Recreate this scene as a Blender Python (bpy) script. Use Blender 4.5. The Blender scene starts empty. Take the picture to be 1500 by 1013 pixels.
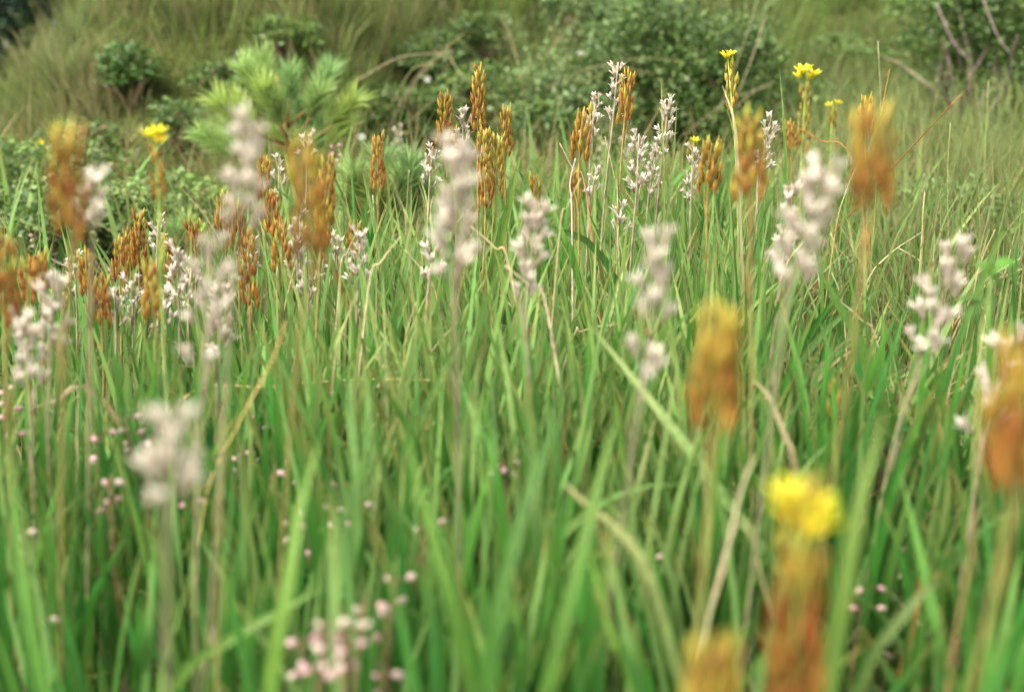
import bpy, math, random
import numpy as np
from mathutils import Vector, Matrix

random.seed(7)
RS = np.random.RandomState(11)
SC = bpy.context.scene
COL = SC.collection
PI = math.pi
R = math.radians

# ------------------------------------------------------------------ camera
CAM_H, PITCH, FPX = 0.477, R(17.5), 2083.0
cd = bpy.data.cameras.new('camera')
cam = bpy.data.objects.new('camera', cd)
COL.objects.link(cam)
cam.location = (0, 0, CAM_H)
cam.rotation_euler = (PI / 2 - PITCH, 0, 0)
cd.sensor_width = 36.0
cd.lens = 50.0
cd.clip_start = 0.02
cd.clip_end = 600
cd.dof.use_dof = True
cd.dof.focus_distance = 1.33
cd.dof.aperture_fstop = 4.7
SC.camera = cam

# ------------------------------------------------------------------ sky and light
SUN_EL, SUN_AZ = R(52), R(-128)        # azimuth of the sun measured from +Y, clockwise seen from above
W = bpy.data.worlds.new('World')
SC.world = W
W.use_nodes = True
wn = W.node_tree
bg = wn.nodes['Background']
sky = wn.nodes.new('ShaderNodeTexSky')
sky.sky_type = 'NISHITA'
sky.sun_disc = False
sky.sun_elevation = SUN_EL
sky.sun_rotation = SUN_AZ
sky.dust_density = 4.0
sky.ozone_density = 0.3
hs = wn.nodes.new('ShaderNodeHueSaturation')
hs.inputs['Saturation'].default_value = 0.06
wn.links.new(sky.outputs['Color'], hs.inputs['Color'])
wn.links.new(hs.outputs['Color'], bg.inputs['Color'])
bg.inputs['Strength'].default_value = 0.15
sl = bpy.data.lights.new('sun', 'SUN')
sl.energy = 1.25
sl.angle = R(22)
sl.color = (1.0, 0.92, 0.76)
sun = bpy.data.objects.new('sun', sl)
COL.objects.link(sun)
sd = Vector((math.sin(SUN_AZ) * math.cos(SUN_EL), math.cos(SUN_AZ) * math.cos(SUN_EL), math.sin(SUN_EL)))
sun.rotation_euler = sd.to_track_quat('Z', 'Y').to_euler()
sun.location = (0, 0, 20)
SC.view_settings.view_transform = 'Standard'
SC.view_settings.look = 'None'
SC.view_settings.gamma = 1.0
SC.view_settings.use_curve_mapping = False
SC.view_settings.exposure = 1.88
SC.cycles.use_denoising = True
SC.cycles.max_bounces = 7
SC.cycles.diffuse_bounces = 4
SC.cycles.glossy_bounces = 2
SC.cycles.transmission_bounces = 5
SC.cycles.transparent_max_bounces = 4
SC.cycles.sample_clamp_indirect = 4.0

# ------------------------------------------------------------------ helpers
def at(px, py, Y):
    """world point on the vertical plane y = Y seen at a pixel of the 1500 px wide photograph"""
    u, v = (px - 750.0) / FPX, (506.5 - py) / FPX
    cp, sp = math.cos(PITCH), math.sin(PITCH)
    d = Vector((u, cp + v * sp, -sp + v * cp))
    k = Y / d.y
    return Vector((d.x * k, Y, CAM_H + d.z * k))

def sstep(a, b, x):
    t = np.clip((np.asarray(x, float) - a) / (b - a), 0, 1)
    return t * t * (3 - 2 * t)

def ground_h(x, y):
    x = np.asarray(x, float); y = np.asarray(y, float)
    h = 0.012 * np.sin(7.1 * x + 1.3) * np.cos(6.3 * y) + 0.008 * np.sin(17 * x + 3.1 * y)
    # the bank: a steep grassy front that comes forward and draws back, higher on the left, with hummocks on top
    front = 2.38 + 0.16 * np.sin(2.7 * x + 0.6) + 0.07 * np.sin(7.3 * x + 2.0)
    steep = 0.55 + 1.1 * sstep(0.35, 0.8, x)
    amp = 0.27 * sstep(-1.15, -0.68, x) - 0.05 * sstep(-0.4, 0.1, x) - 0.02 * sstep(0.4, 0.9, x)
    h = h + amp * sstep(0, 1, (y - front) / steep)
    hum = np.sin(5.3 * x + 1.9 * y + 0.4) * np.sin(4.1 * y - 2.2 * x + 1.1) + 0.5 * np.sin(11.7 * x - 3.3 * y) * np.sin(9.1 * y + 4.7 * x)
    h = h + sstep(2.3, 2.8, y) * 0.045 * hum
    h = h + sstep(2.9, 4.4, y) * 0.05
    h = h * (1 - 0.5 * sstep(4.2, 6.0, y))
    h = h + sstep(8, 60, np.abs(y)) * 1.5 * np.sin(x * 0.06 + 1) * np.cos(y * 0.045)
    return h

def gh(x, y):
    return float(ground_h(x, y))

def put(name, me, mat=None, parent=None, kind=None):
    o = bpy.data.objects.new(name, me)
    COL.objects.link(o)
    if mat is not None and not me.materials:
        me.materials.append(mat)
    if parent is not None:
        o.parent = parent
    if kind:
        o['kind'] = kind
    return o

def thing(name, loc, label, cat, group=None):
    o = bpy.data.objects.new(name, None)
    o.empty_display_size = 0.02
    COL.objects.link(o)
    o.location = loc
    tag(o, label, cat, group)
    return o

def tag(o, label, cat, group=None):
    o['label'] = label
    o['category'] = cat
    if group:
        o['group'] = group
    return o

def np_mesh(name, V, F, C, smooth=True):
    """V (n,3), F (m,k) same-size faces or list, C (n,3) colour of the surface itself"""
    me = bpy.data.meshes.new(name)
    V = np.asarray(V, np.float32).reshape(-1, 3)
    if isinstance(F, np.ndarray):
        m, k = F.shape
        me.vertices.add(len(V)); me.vertices.foreach_set('co', V.ravel())
        me.loops.add(m * k); me.loops.foreach_set('vertex_index', F.astype(np.int32).ravel())
        me.polygons.add(m)
        me.polygons.foreach_set('loop_start', np.arange(0, m * k, k, dtype=np.int32))
        me.polygons.foreach_set('loop_total', np.full(m, k, np.int32))
        me.update(calc_edges=True)
    else:
        me.from_pydata([tuple(map(float, v)) for v in V], [], [tuple(f) for f in F])
        me.update()
    a = me.attributes.new('tint', 'FLOAT_COLOR', 'POINT')
    cc = np.ones((len(V), 4), np.float32)
    cc[:, :3] = np.asarray(C, np.float32).reshape(-1, 3)
    a.data.foreach_set('color', cc.ravel())
    if smooth:
        me.polygons.foreach_set('use_smooth', np.ones(len(me.polygons), bool))
    return me

class MB:
    """collects small shapes into one mesh"""
    def __init__(s):
        s.v, s.f, s.c = [], [], []
    def add(s, V, F, C):
        b = len(s.v)
        s.v += [tuple(v) for v in V]
        s.f += [tuple(i + b for i in f) for f in F]
        if len(C) == 3 and not hasattr(C[0], '__len__'):
            C = [C] * len(V)
        s.c += [tuple(c) for c in C]
    def tube(s, pts, rad, n, c0, c1=None):
        c1 = c1 or c0
        pts = [Vector(p) for p in pts]
        V, F, C = [], [], []
        m = len(pts)
        for i, p in enumerate(pts):
            t = (pts[min(i + 1, m - 1)] - pts[max(i - 1, 0)]).normalized()
            a = t.cross(Vector((0.13, 1, 0.07))).normalized()
            b = t.cross(a)
            r = rad[i] if hasattr(rad, '__len__') else rad
            q = i / (m - 1)
            for k in range(n):
                w = 2 * PI * k / n
                V.append(p + (a * math.cos(w) + b * math.sin(w)) * r)
                C.append([c0[j] * (1 - q) + c1[j] * q for j in range(3)])
        for i in range(m - 1):
            for k in range(n):
                F.append((i * n + k, i * n + (k + 1) % n, (i + 1) * n + (k + 1) % n, (i + 1) * n + k))
        F.append(tuple(range(n - 1, -1, -1)))
        F.append(tuple((m - 1) * n + k for k in range(n)))
        s.add(V, F, C)
    def ribbon(s, pts, wid, side, c0, c1=None, fold=0.0):
        """flat tapering strip through pts, three vertices across"""
        c1 = c1 or c0
        pts = [Vector(p) for p in pts]
        m = len(pts)
        V, F, C = [], [], []
        for i, p in enumerate(pts):
            t = (pts[min(i + 1, m - 1)] - pts[max(i - 1, 0)]).normalized()
            sv = Vector(side) - t * t.dot(Vector(side))
            sv.normalize()
            nv = t.cross(sv)
            w = wid[i] if hasattr(wid, '__len__') else wid
            q = i / (m - 1)
            c = [c0[j] * (1 - q) + c1[j] * q for j in range(3)]
            V += [p - sv * w / 2, p + nv * w * fold, p + sv * w / 2]
            C += [c, c, c]
        for i in range(m - 1):
            a, b = 3 * i, 3 * i + 3
            F += [(a, a + 1, b + 1, b), (a + 1, a + 2, b + 2, b + 1)]
        s.add(V, F, C)
    def mesh(s, name):
        return np_mesh(name, np.array(s.v), s.f, np.array(s.c))

def merge(mb, me_src, mat4):
    vs = [mat4 @ v.co for v in me_src.vertices]
    cs = [tuple(d.color)[:3] for d in me_src.attributes['tint'].data]
    mb.add(vs, [tuple(p.vertices) for p in me_src.polygons], cs)

# ------------------------------------------------------------------ materials
def plant_material(name, translucent=0.35, rough=0.5, spec=0.35, noise_scale=60.0, noise_amt=0.25,
                   rnd_val=0.0, rnd_hue=0.0, stretch=(1, 1, 1), bump=0.0):
    m = bpy.data.materials.new(name)
    m.use_nodes = True
    nt = m.node_tree
    N, L = nt.nodes, nt.links
    N.clear()
    out = N.new('ShaderNodeOutputMaterial')
    at_ = N.new('ShaderNodeAttribute'); at_.attribute_name = 'tint'
    tc = N.new('ShaderNodeTexCoord')
    mp = N.new('ShaderNodeMapping'); mp.inputs['Scale'].default_value = stretch
    L.new(tc.outputs['Object'], mp.inputs['Vector'])
    nz = N.new('ShaderNodeTexNoise'); nz.inputs['Scale'].default_value = noise_scale
    nz.inputs['Detail'].default_value = 2.0
    L.new(mp.outputs['Vector'], nz.inputs['Vector'])
    mr = N.new('ShaderNodeMapRange')
    mr.inputs['From Min'].default_value = 0.3; mr.inputs['From Max'].default_value = 0.7
    mr.inputs['To Min'].default_value = 1 - noise_amt; mr.inputs['To Max'].default_value = 1 + noise_amt
    L.new(nz.outputs['Fac'], mr.inputs['Value'])
    hsv = N.new('ShaderNodeHueSaturation')
    L.new(at_.outputs['Color'], hsv.inputs['Color'])
    val = mr.outputs['Result']
    if rnd_val or rnd_hue:
        oi = N.new('ShaderNodeObjectInfo')
        a = N.new('ShaderNodeMapRange')
        a.inputs['To Min'].default_value = 1 - rnd_val; a.inputs['To Max'].default_value = 1 + rnd_val
        L.new(oi.outputs['Random'], a.inputs['Value'])
        mu = N.new('ShaderNodeMath'); mu.operation = 'MULTIPLY'
        L.new(val, mu.inputs[0]); L.new(a.outputs['Result'], mu.inputs[1])
        val = mu.outputs['Value']
        fr = N.new('ShaderNodeMath'); fr.operation = 'MULTIPLY'; fr.inputs[1].default_value = 7.31
        L.new(oi.outputs['Random'], fr.inputs[0])
        f2 = N.new('ShaderNodeMath'); f2.operation = 'FRACT'
        L.new(fr.outputs['Value'], f2.inputs[0])
        b = N.new('ShaderNodeMapRange')
        b.inputs['To Min'].default_value = 0.5 - rnd_hue; b.inputs['To Max'].default_value = 0.5 + rnd_hue
        L.new(f2.outputs['Value'], b.inputs['Value'])
        L.new(b.outputs['Result'], hsv.inputs['Hue'])
    L.new(val, hsv.inputs['Value'])
    p = N.new('ShaderNodeBsdfPrincipled')
    p.inputs['Roughness'].default_value = rough
    p.inputs['Specular IOR Level'].default_value = spec
    L.new(hsv.outputs['Color'], p.inputs['Base Color'])
    if bump:
        bp = N.new('ShaderNodeBump'); bp.inputs['Strength'].default_value = bump
        bp.inputs['Distance'].default_value = 0.002
        L.new(nz.outputs['Fac'], bp.inputs['Height'])
        L.new(bp.outputs['Normal'], p.inputs['Normal'])
    if translucent:
        tr = N.new('ShaderNodeBsdfTranslucent')
        L.new(hsv.outputs['Color'], tr.inputs['Color'])
        mx = N.new('ShaderNodeMixShader'); mx.inputs['Fac'].default_value = translucent
        L.new(p.outputs['BSDF'], mx.inputs[1]); L.new(tr.outputs['BSDF'], mx.inputs[2])
        L.new(mx.outputs['Shader'], out.inputs['Surface'])
    else:
        L.new(p.outputs['BSDF'], out.inputs['Surface'])
    return m

M_LEAF = plant_material('sword_leaf', 0.48, 0.5, 0.22, 1.0, 0.3, 0.26, 0.014, (900, 900, 14))
M_GRASS = plant_material('fine_grass', 0.42, 0.55, 0.25, 9.0, 0.22)
M_BUSH = plant_material('shrub_leaf', 0.30, 0.45, 0.35, 6.0, 0.3)
M_STEM = plant_material('stem', 0.0, 0.65, 0.2, 120, 0.3, 0.15, 0.01)
M_FRUIT = plant_material('seed_capsule', 0.22, 0.5, 0.3, 260, 0.28, 0.28, 0.022)
M_DRY = plant_material('dry_flower', 0.35, 0.75, 0.1, 240, 0.18, 0.12, 0.008)
M_PETAL = plant_material('yellow_petal', 0.4, 0.5, 0.2, 300, 0.12, 0.08, 0.01)
M_PINK = plant_material('heather_bell', 0.4, 0.5, 0.2, 300, 0.2, 0.15, 0.02)
M_NEEDLE = plant_material('pine_needle', 0.35, 0.45, 0.3, 8, 0.2)
M_BARK = plant_material('bark', 0.0, 0.85, 0.1, 60, 0.4, bump=0.6)
M_LITTER = plant_material('litter', 0.2, 0.8, 0.1, 40, 0.3)

def ground_material():
    m = bpy.data.materials.new('boggy_soil')
    m.use_nodes = True
    nt = m.node_tree; N, L = nt.nodes, nt.links
    p = N['Principled BSDF']
    p.inputs['Roughness'].default_value = 0.95
    p.inputs['Specular IOR Level'].default_value = 0.1
    tc = N.new('ShaderNodeTexCoord')
    n1 = N.new('ShaderNodeTexNoise'); n1.inputs['Scale'].default_value = 9; n1.inputs['Detail'].default_value = 8
    n2 = N.new('ShaderNodeTexNoise'); n2.inputs['Scale'].default_value = 120; n2.inputs['Detail'].default_value = 4
    L.new(tc.outputs['Object'], n1.inputs['Vector']); L.new(tc.outputs['Object'], n2.inputs['Vector'])
    r1 = N.new('ShaderNodeValToRGB')
    e = r1.color_ramp.elements
    e[0].position = 0.35; e[0].color = (0.028, 0.040, 0.012, 1)
    e[1].position = 0.65; e[1].color = (0.075, 0.095, 0.028, 1)
    r2 = N.new('ShaderNodeValToRGB')
    e = r2.color_ramp.elements
    e[0].position = 0.3; e[0].color = (0.45, 0.4, 0.33, 1)
    e[1].position = 0.72; e[1].color = (1.5, 1.35, 1.1, 1)
    L.new(n1.outputs['Fac'], r1.inputs['Fac']); L.new(n2.outputs['Fac'], r2.inputs['Fac'])
    mx = N.new('ShaderNodeMix'); mx.data_type = 'RGBA'; mx.blend_type = 'MULTIPLY'
    mx.inputs['Factor'].default_value = 1
    L.new(r1.outputs['Color'], mx.inputs['A']); L.new(r2.outputs['Color'], mx.inputs['B'])
    L.new(mx.outputs['Result'], p.inputs['Base Color'])
    b = N.new('ShaderNodeBump'); b.inputs['Distance'].default_value = 0.01
    L.new(n2.outputs['Fac'], b.inputs['Height']); L.new(b.outputs['Normal'], p.inputs['Normal'])
    return m

# ------------------------------------------------------------------ ground
def build_ground():
    def axis(lo, hi, fine0, fine1, step, n):
        a = np.arange(fine0, fine1, step)
        l = fine0 - np.geomspace(step, fine0 - lo, n)[::-1]
        r = fine1 + np.geomspace(step, hi - fine1, n)
        return np.concatenate([l, a, r])
    xs = axis(-250, 250, -2.6, 2.6, 0.05, 26)
    ys = axis(-150, 350, -0.5, 6.0, 0.05, 26)
    X, Y = np.meshgrid(xs, ys)
    Z = ground_h(X, Y)
    V = np.stack([X, Y, Z], -1).reshape(-1, 3)
    nx, ny = len(xs), len(ys)
    i = np.arange(nx * ny).reshape(ny, nx)
    F = np.stack([i[:-1, :-1], i[:-1, 1:], i[1:, 1:], i[1:, :-1]], -1).reshape(-1, 4)
    me = np_mesh('ground', V, F, np.full((len(V), 3), 0.06))
    put('ground', me, ground_material(), kind='structure')
build_ground()

# ------------------------------------------------------------------ blades, vectorised
def blades(name, X, Y, length, width, lean0, lean1, az, colours, segs=5, tip=None, mat=None, z0=None, face=None,
           parent=None, kind='stuff'):
    n = len(X)
    Z = ground_h(X, Y) if z0 is None else z0
    s = np.linspace(0, 1, segs + 1)
    th = lean0[:, None] + lean1[:, None] * (s[None, :] ** 1.4)
    ds = length[:, None] / segs
    r = np.concatenate([np.zeros((n, 1)), np.cumsum(np.sin(th[:, :-1]) * ds, 1)], 1)
    z = np.concatenate([np.zeros((n, 1)), np.cumsum(np.cos(th[:, :-1]) * ds, 1)], 1)
    ca, sa = np.cos(az)[:, None], np.sin(az)[:, None]
    px, py, pz = X[:, None] + r * ca, Y[:, None] + r * sa, Z[:, None] + z - 0.004
    fa = (az + PI / 2 if face is None else face)[:, None]
    w = width[:, None] * (1 - s[None, :] ** 2.2) * 0.5 + 0.00012
    ox, oy = np.cos(fa) * w, np.sin(fa) * w
    V = np.stack([np.stack([px - ox, py - oy, pz], -1), np.stack([px + ox, py + oy, pz], -1)], 2)  # n,s,2,3
    idx = np.arange(n * (segs + 1) * 2).reshape(n, segs + 1, 2)
    F = np.stack([idx[:, :-1, 0], idx[:, :-1, 1], idx[:, 1:, 1], idx[:, 1:, 0]], -1).reshape(-1, 4)
    C = np.repeat(np.repeat(colours[:, None, None, :], segs + 1, 1), 2, 2).astype(float)
    if tip is not None:
        tcol, amt = tip
        k = (s[None, :, None, None] ** 3) * amt[:, None, None, None]
        C = C * (1 - k) + np.asarray(tcol)[None, None, None, :] * k
    me = np_mesh(name, V.reshape(-1, 3), F, C.reshape(-1, 3))
    return put(name, me, mat or M_GRASS, parent, kind)

def pick(pal, n, jitter=0.2):
    pal = np.array([p[:3] for p in pal]); wts = None
    i = RS.randint(0, len(pal), n)
    c = pal[i] * (1 + RS.uniform(-jitter, jitter, (n, 1)))
    return c

GREEN1 = (0.088, 0.155, 0.024); GREEN2 = (0.125, 0.195, 0.040); GREEN3 = (0.062, 0.120, 0.024)
OLIVE = (0.125, 0.165, 0.042); KHAKI = (0.190, 0.195, 0.075); STRAW = (0.36, 0.29, 0.14); RUST = (0.24, 0.11, 0.03)
PALEG = (0.19, 0.26, 0.09); BROWN = (0.10, 0.065, 0.03)

def region(n, y0, y1, half=0.42, xf=None):
    y = np.sqrt(RS.uniform(y0 ** 2, y1 ** 2, n))
    x = RS.uniform(-half, half, n) * y
    if xf is not None:
        k = xf(x, y) > RS.uniform(0, 1, n)
        x, y = x[k], y[k]
    return x, y

def sward(name, label, n, y0, y1, L, Wd, pal, lean=(0.1, 0.3), bend=(0.2, 0.8), xf=None, half=0.42, segs=4, tip=0.5, clump=0.0):
    x, y = region(n, y0, y1, half, xf)
    k = clear_of_bushes(x, y) > RS.uniform(0, 1, len(x)); x, y = x[k], y[k]
    m = len(x)
    if clump:
        cx, cy = region(max(8, m // 60), y0, y1, half, xf)
        j = RS.randint(0, len(cx), m)
        x = cx[j] + RS.normal(0, clump, m); y = cy[j] + RS.normal(0, clump, m)
    ln = RS.uniform(L[0], L[1], m)
    o = blades(name, x, y, ln, RS.uniform(Wd[0], Wd[1], m), RS.uniform(lean[0], lean[1], m),
               RS.uniform(bend[0], bend[1], m), RS.uniform(0, 2 * PI, m), pick(pal, m), segs,
               tip=(STRAW, RS.uniform(0, 1, m) * tip), face=RS.uniform(0, PI, m))
    tag(o, label, 'grass')
    return o

BP = [(0.065, 0.130, 0.026), (0.095, 0.165, 0.034), (0.050, 0.098, 0.024), (0.15, 0.205, 0.055)]
BG = [(0.12, 0.21, 0.040), (0.16, 0.235, 0.05), (0.09, 0.165, 0.035), (0.21, 0.25, 0.08)]
BL = [(0.11, 0.19, 0.05), (0.15, 0.225, 0.075), (0.08, 0.145, 0.04), (0.22, 0.27, 0.10)]

def B(*a, **k):
    """place a bush on its sight line where it stands clear of the soil"""
    px, py, Y, rx, rz = a[:5]
    while Y > 1.2:
        c = at(px, py, Y)
        if c.z - gh(c.x, Y) > 0.55 * rz + 0.02: break
        Y -= 0.03
    return ((px, py, Y) + a[3:], k)
BUSHES = [  # scrub labelled as shade is added to stand in for shaded hollows
    B(600, 165, 2.75, .10, .05, 2000, BP, 'dark low scrub added as shade below the arching stems, right of the pine sapling', (0.007, 0.014)),
    B(640, 80, 2.9, .09, .04, 1500, BP, 'dark scrub patch added as shade under the crossing arching stems', (0.007, 0.014)),
    B(725, 140, 2.8, .11, .06, 2300, BG + BP, 'mixed green scrub added as shade behind the right end of the middle orange cluster', (0.007, 0.014)),
    B(705, 45, 3.1, .08, .03, 900, BP, 'small dark scrub added as shade near the top of the bank over the middle cluster', (0.007, 0.014)),
    B(120, 200, 2.4, .07, .03, 700, BP, 'small dark scrub patch added as shade at the foot of the mound', (0.006, 0.012)),
    B(260, 170, 2.45, .06, .03, 600, BP, 'small dark scrub patch added as shade left of the pine sapling', (0.006, 0.012)),
    B(1330, 190, 2.6, .08, .03, 900, BP + BG, 'low dark scrub added as shade where the rust stalk slants up on the right slope', (0.006, 0.012)),
    B(1220, 70, 3.1, .08, .03, 800, BG + BP, 'low green scrub above the tiny yellow flower on the slope', (0.006, 0.012)),
    B(975, 95, 2.85, .20, .13, 6500, BP, 'wide dark green bush in the upper middle behind the tallest bleached spike', clumps=70),
    B(1075, 150, 2.60, .14, .14, 3600, BP, 'dark bush behind the just-opening yellow spike'),
    B(860, 160, 2.70, .17, .12, 4200, BL, 'blue-green leafy bush over the dark hollow behind the middle'),
    B(790, 185, 2.45, .07, .05, 1300, BP, 'small dark bush in the hollow right of the middle cluster'),
    B(880, 20, 3.20, .14, .08, 2400, BL, 'bushy grey-green shrub on top of the bank in the upper middle'),
    B(1430, 60, 2.8, .19, .17, 5200, BP, 'dark twiggy bush in the upper right corner', branches=12, bark=(0.26, 0.2, 0.15)),
    B(1500, 30, 3.1, .20, .20, 4000, BP, 'dark bush cut by the upper right edge'),
    B(190, 98, 2.75, .06, .035, 900, [(0.06, 0.12, 0.02), (0.08, 0.15, 0.03)], 'round dark green shrub in the middle of the mound'),
    B(330, 108, 2.7, .07, .03, 600, BP, 'dark heather bush under the crest behind the pine sapling'),
    B(425, 48, 3.0, .06, .03, 600, BG + BP, 'dark green bush on the mound above the pine sapling'),
    B(40, 330, 1.85, .13, .06, 2600, BP + BL, 'low dark leafy bush at the left edge behind the orange spikes', (0.006, 0.014)),
    B(140, 320, 1.80, .12, .05, 2200, BG + BP, 'low green leafy bush behind the crowded left group', (0.006, 0.014)),
    B(20, 250, 2.1, .16, .05, 2000, BG + BP, 'low green scrub by the left edge below the mound', (0.007, 0.016)),
    B(250, 300, 1.95, .12, .04, 1500, BG, 'low green leafy bush left of the large pale spike', (0.007, 0.016)),
    B(1210, 560, 1.35, .06, .03, 420, [(0.12, 0.24, 0.04), (0.15, 0.27, 0.05)], 'small bright leafy herb on the ground under the broad slanting blade', (0.010, 0.018), name='leafy_herb', cat='herb', branches=3, clumps=12),
    B(1405, 300, 1.9, .12, .03, 1200, BP + BG, 'low dark scrub in the right meadow', (0.007, 0.014)),
    ]
FOOT = [(at(b[0][0], b[0][1], b[0][2]).x, b[0][2], b[0][3]) for b in BUSHES]
def clear_of_bushes(x, y):
    k = np.ones(len(x))
    for bx, by, r in FOOT:
        k *= 1 - 0.93 * (np.hypot((x - bx) / (r * 0.95), (y - by + 0.07) / (r * 0.9 + 0.08)) < 1)
    return k
# low growth under the sword leaves
sward('undergrowth', 'short mixed green and straw grass growing low between the sword leaves', 26000, 0.35, 2.3, (0.03, 0.11), (0.0012, 0.003),
      [GREEN1, GREEN3, GREEN3, OLIVE, BROWN, GREEN1, STRAW, BROWN], lean=(0.1, 0.8), bend=(0.1, 1.0))
# fine grass on the right and behind the clump
def right_side(x, y):
    return np.clip(sstep(0.13, 0.28, x / y) * 1.0 + sstep(1.5, 1.7, y) * (1 - sstep(1.85, 2.05, y)) * 0.35, 0, 1)
sward('meadow_grass', 'fine yellow-green meadow grass beyond and right of the flower clump', 17000, 1.25, 2.9, (0.10, 0.24), (0.0012, 0.0026),
      [GREEN2, PALEG, OLIVE, PALEG, GREEN1, KHAKI], lean=(0.0, 0.25), bend=(0.1, 0.8), xf=right_side)
sward('straw_grass', 'thin dead straw blades scattered through the clump', 2600, 0.8, 2.4, (0.08, 0.22), (0.0010, 0.0022),
      [STRAW, KHAKI, STRAW, RUST], lean=(0.1, 0.7), bend=(0.2, 1.2))
sward('straw_tangle', 'tangled pale straw and yellow-green grass in the right-hand middle of the slope', 9000, 1.0, 2.4, (0.06, 0.16), (0.0011, 0.0024),
      [PALEG, STRAW, (0.30, 0.33, 0.11), (0.26, 0.30, 0.10), KHAKI, (0.42, 0.36, 0.18)], lean=(0.05, 0.9), bend=(0.1, 1.2), xf=lambda x, y: sstep(0.13, 0.24, x / y))
# bank behind
def bank(x, y):
    return sstep(2.0, 2.35, y)
def tussocks(name, label, ncl, per, y0, y1, L, Wd, pals, u0, u1, keep=None, rad=0.05):
    """grass growing in separate cushions whose blades drape outwards, each cushion of its own colour"""
    y = np.sqrt(RS.uniform(y0 ** 2, y1 ** 2, ncl)); x = RS.uniform(u0, u1, ncl) * y
    if keep is not None:
        k = keep(x, y) > RS.uniform(0, 1, ncl); x, y = x[k], y[k]
    k = clear_of_bushes(x, y) > RS.uniform(0, 1, len(x)); x, y = x[k], y[k]
    m = len(x)
    j = np.repeat(np.arange(m), per)
    n = len(j)
    az = RS.uniform(0, 2 * PI, n); rr = np.abs(RS.normal(0, 1, n)) * rad
    sz = RS.uniform(0.6, 1.25, m)
    X = x[j] + rr * np.cos(az); Y = y[j] + rr * np.sin(az)
    pal = np.array(pals)
    base = pal[RS.randint(0, len(pal), m)] * RS.uniform(0.6, 1.4, (m, 1))
    col = base[j] * RS.uniform(0.75, 1.3, (n, 1))
    k = RS.uniform(0, 1, n) < 0.07
    col[k] = np.array(STRAW) * RS.uniform(0.6, 1.1, (k.sum(), 1))
    wind = RS.uniform(-0.5, 0.5, m)
    o = blades(name, X, Y, RS.uniform(L[0], L[1], n) * sz[j], RS.uniform(Wd[0], Wd[1], n), 0.08 + rr / rad * 0.18, RS.uniform(0.2, 1.5, n),
               np.arctan2(np.sin(az + wind[j]) - 0.9, np.cos(az + wind[j])) + RS.normal(0, 0.3, n), col, 5, tip=(STRAW, RS.uniform(0, 0.6, n)), face=RS.uniform(0, PI, n))
    tag(o, label, 'grass')
def shrubby(x, y):
    u = x / y
    return 1 - sstep(0.02, 0.05, u) * (1 - sstep(0.15, 0.2, u)) * 0.6 * (1 - sstep(3.4, 3.7, y))
sward('bank_grass', 'short olive grass between the tussocks on the rising bank', 30000, 2.05, 5.0, (0.04, 0.10), (0.0016, 0.0032),
      [OLIVE, GREEN1, GREEN3, GREEN2, GREEN1, KHAKI], lean=(0.1, 0.5), bend=(0.3, 1.3), half=0.5)
tussocks('mound_tussocks', 'khaki draping tussock grass covering the mound behind the pine sapling', 430, 110, 2.2, 4.3, (0.05, 0.145), (0.0012, 0.0026),
         [KHAKI, OLIVE, KHAKI, PALEG, OLIVE, GREEN2, (0.24, 0.22, 0.10), (0.13, 0.20, 0.05)], -0.5, -0.08, lambda x, y: 1 - (1 - sstep(-0.35, -0.28, x / y)) * sstep(2.7, 3.0, y), rad=0.045)
tussocks('bank_tussocks', 'soft green tussock grass on the slope right of the dark bushes', 480, 90, 2.2, 5.0, (0.06, 0.16), (0.0014, 0.0028),
         [GREEN2, (0.15, 0.25, 0.06), OLIVE, GREEN1, (0.12, 0.22, 0.05)], -0.14, 0.5, shrubby, rad=0.05)
sward('far_grass', 'rough grass of the open heath far beyond the bank', 14000, 4.4, 16, (0.18, 0.4), (0.006, 0.014),
      [OLIVE, KHAKI, GREEN1, GREEN2], lean=(0.1, 0.5), bend=(0.3, 1.0), half=0.7, segs=3)

# dead litter lying on the soil
def litter():
    n = 7000
    x, y = region(n, 0.4, 2.4)
    o = blades('dead_litter', x, y, RS.uniform(0.02, 0.07, n), RS.uniform(0.0012, 0.004, n), RS.uniform(1.1, 1.6, n),
               RS.uniform(-0.5, 0.3, n), RS.uniform(0, 2 * PI, n), pick([STRAW, BROWN, KHAKI, BROWN, (0.3, 0.24, 0.18)], n), 2, mat=M_LITTER,
               z0=ground_h(x, y) + RS.uniform(0.005, 0.05, n))
    tag(o, 'dead brown and straw stems lying under the leaves', 'plant litter')
litter()

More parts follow.
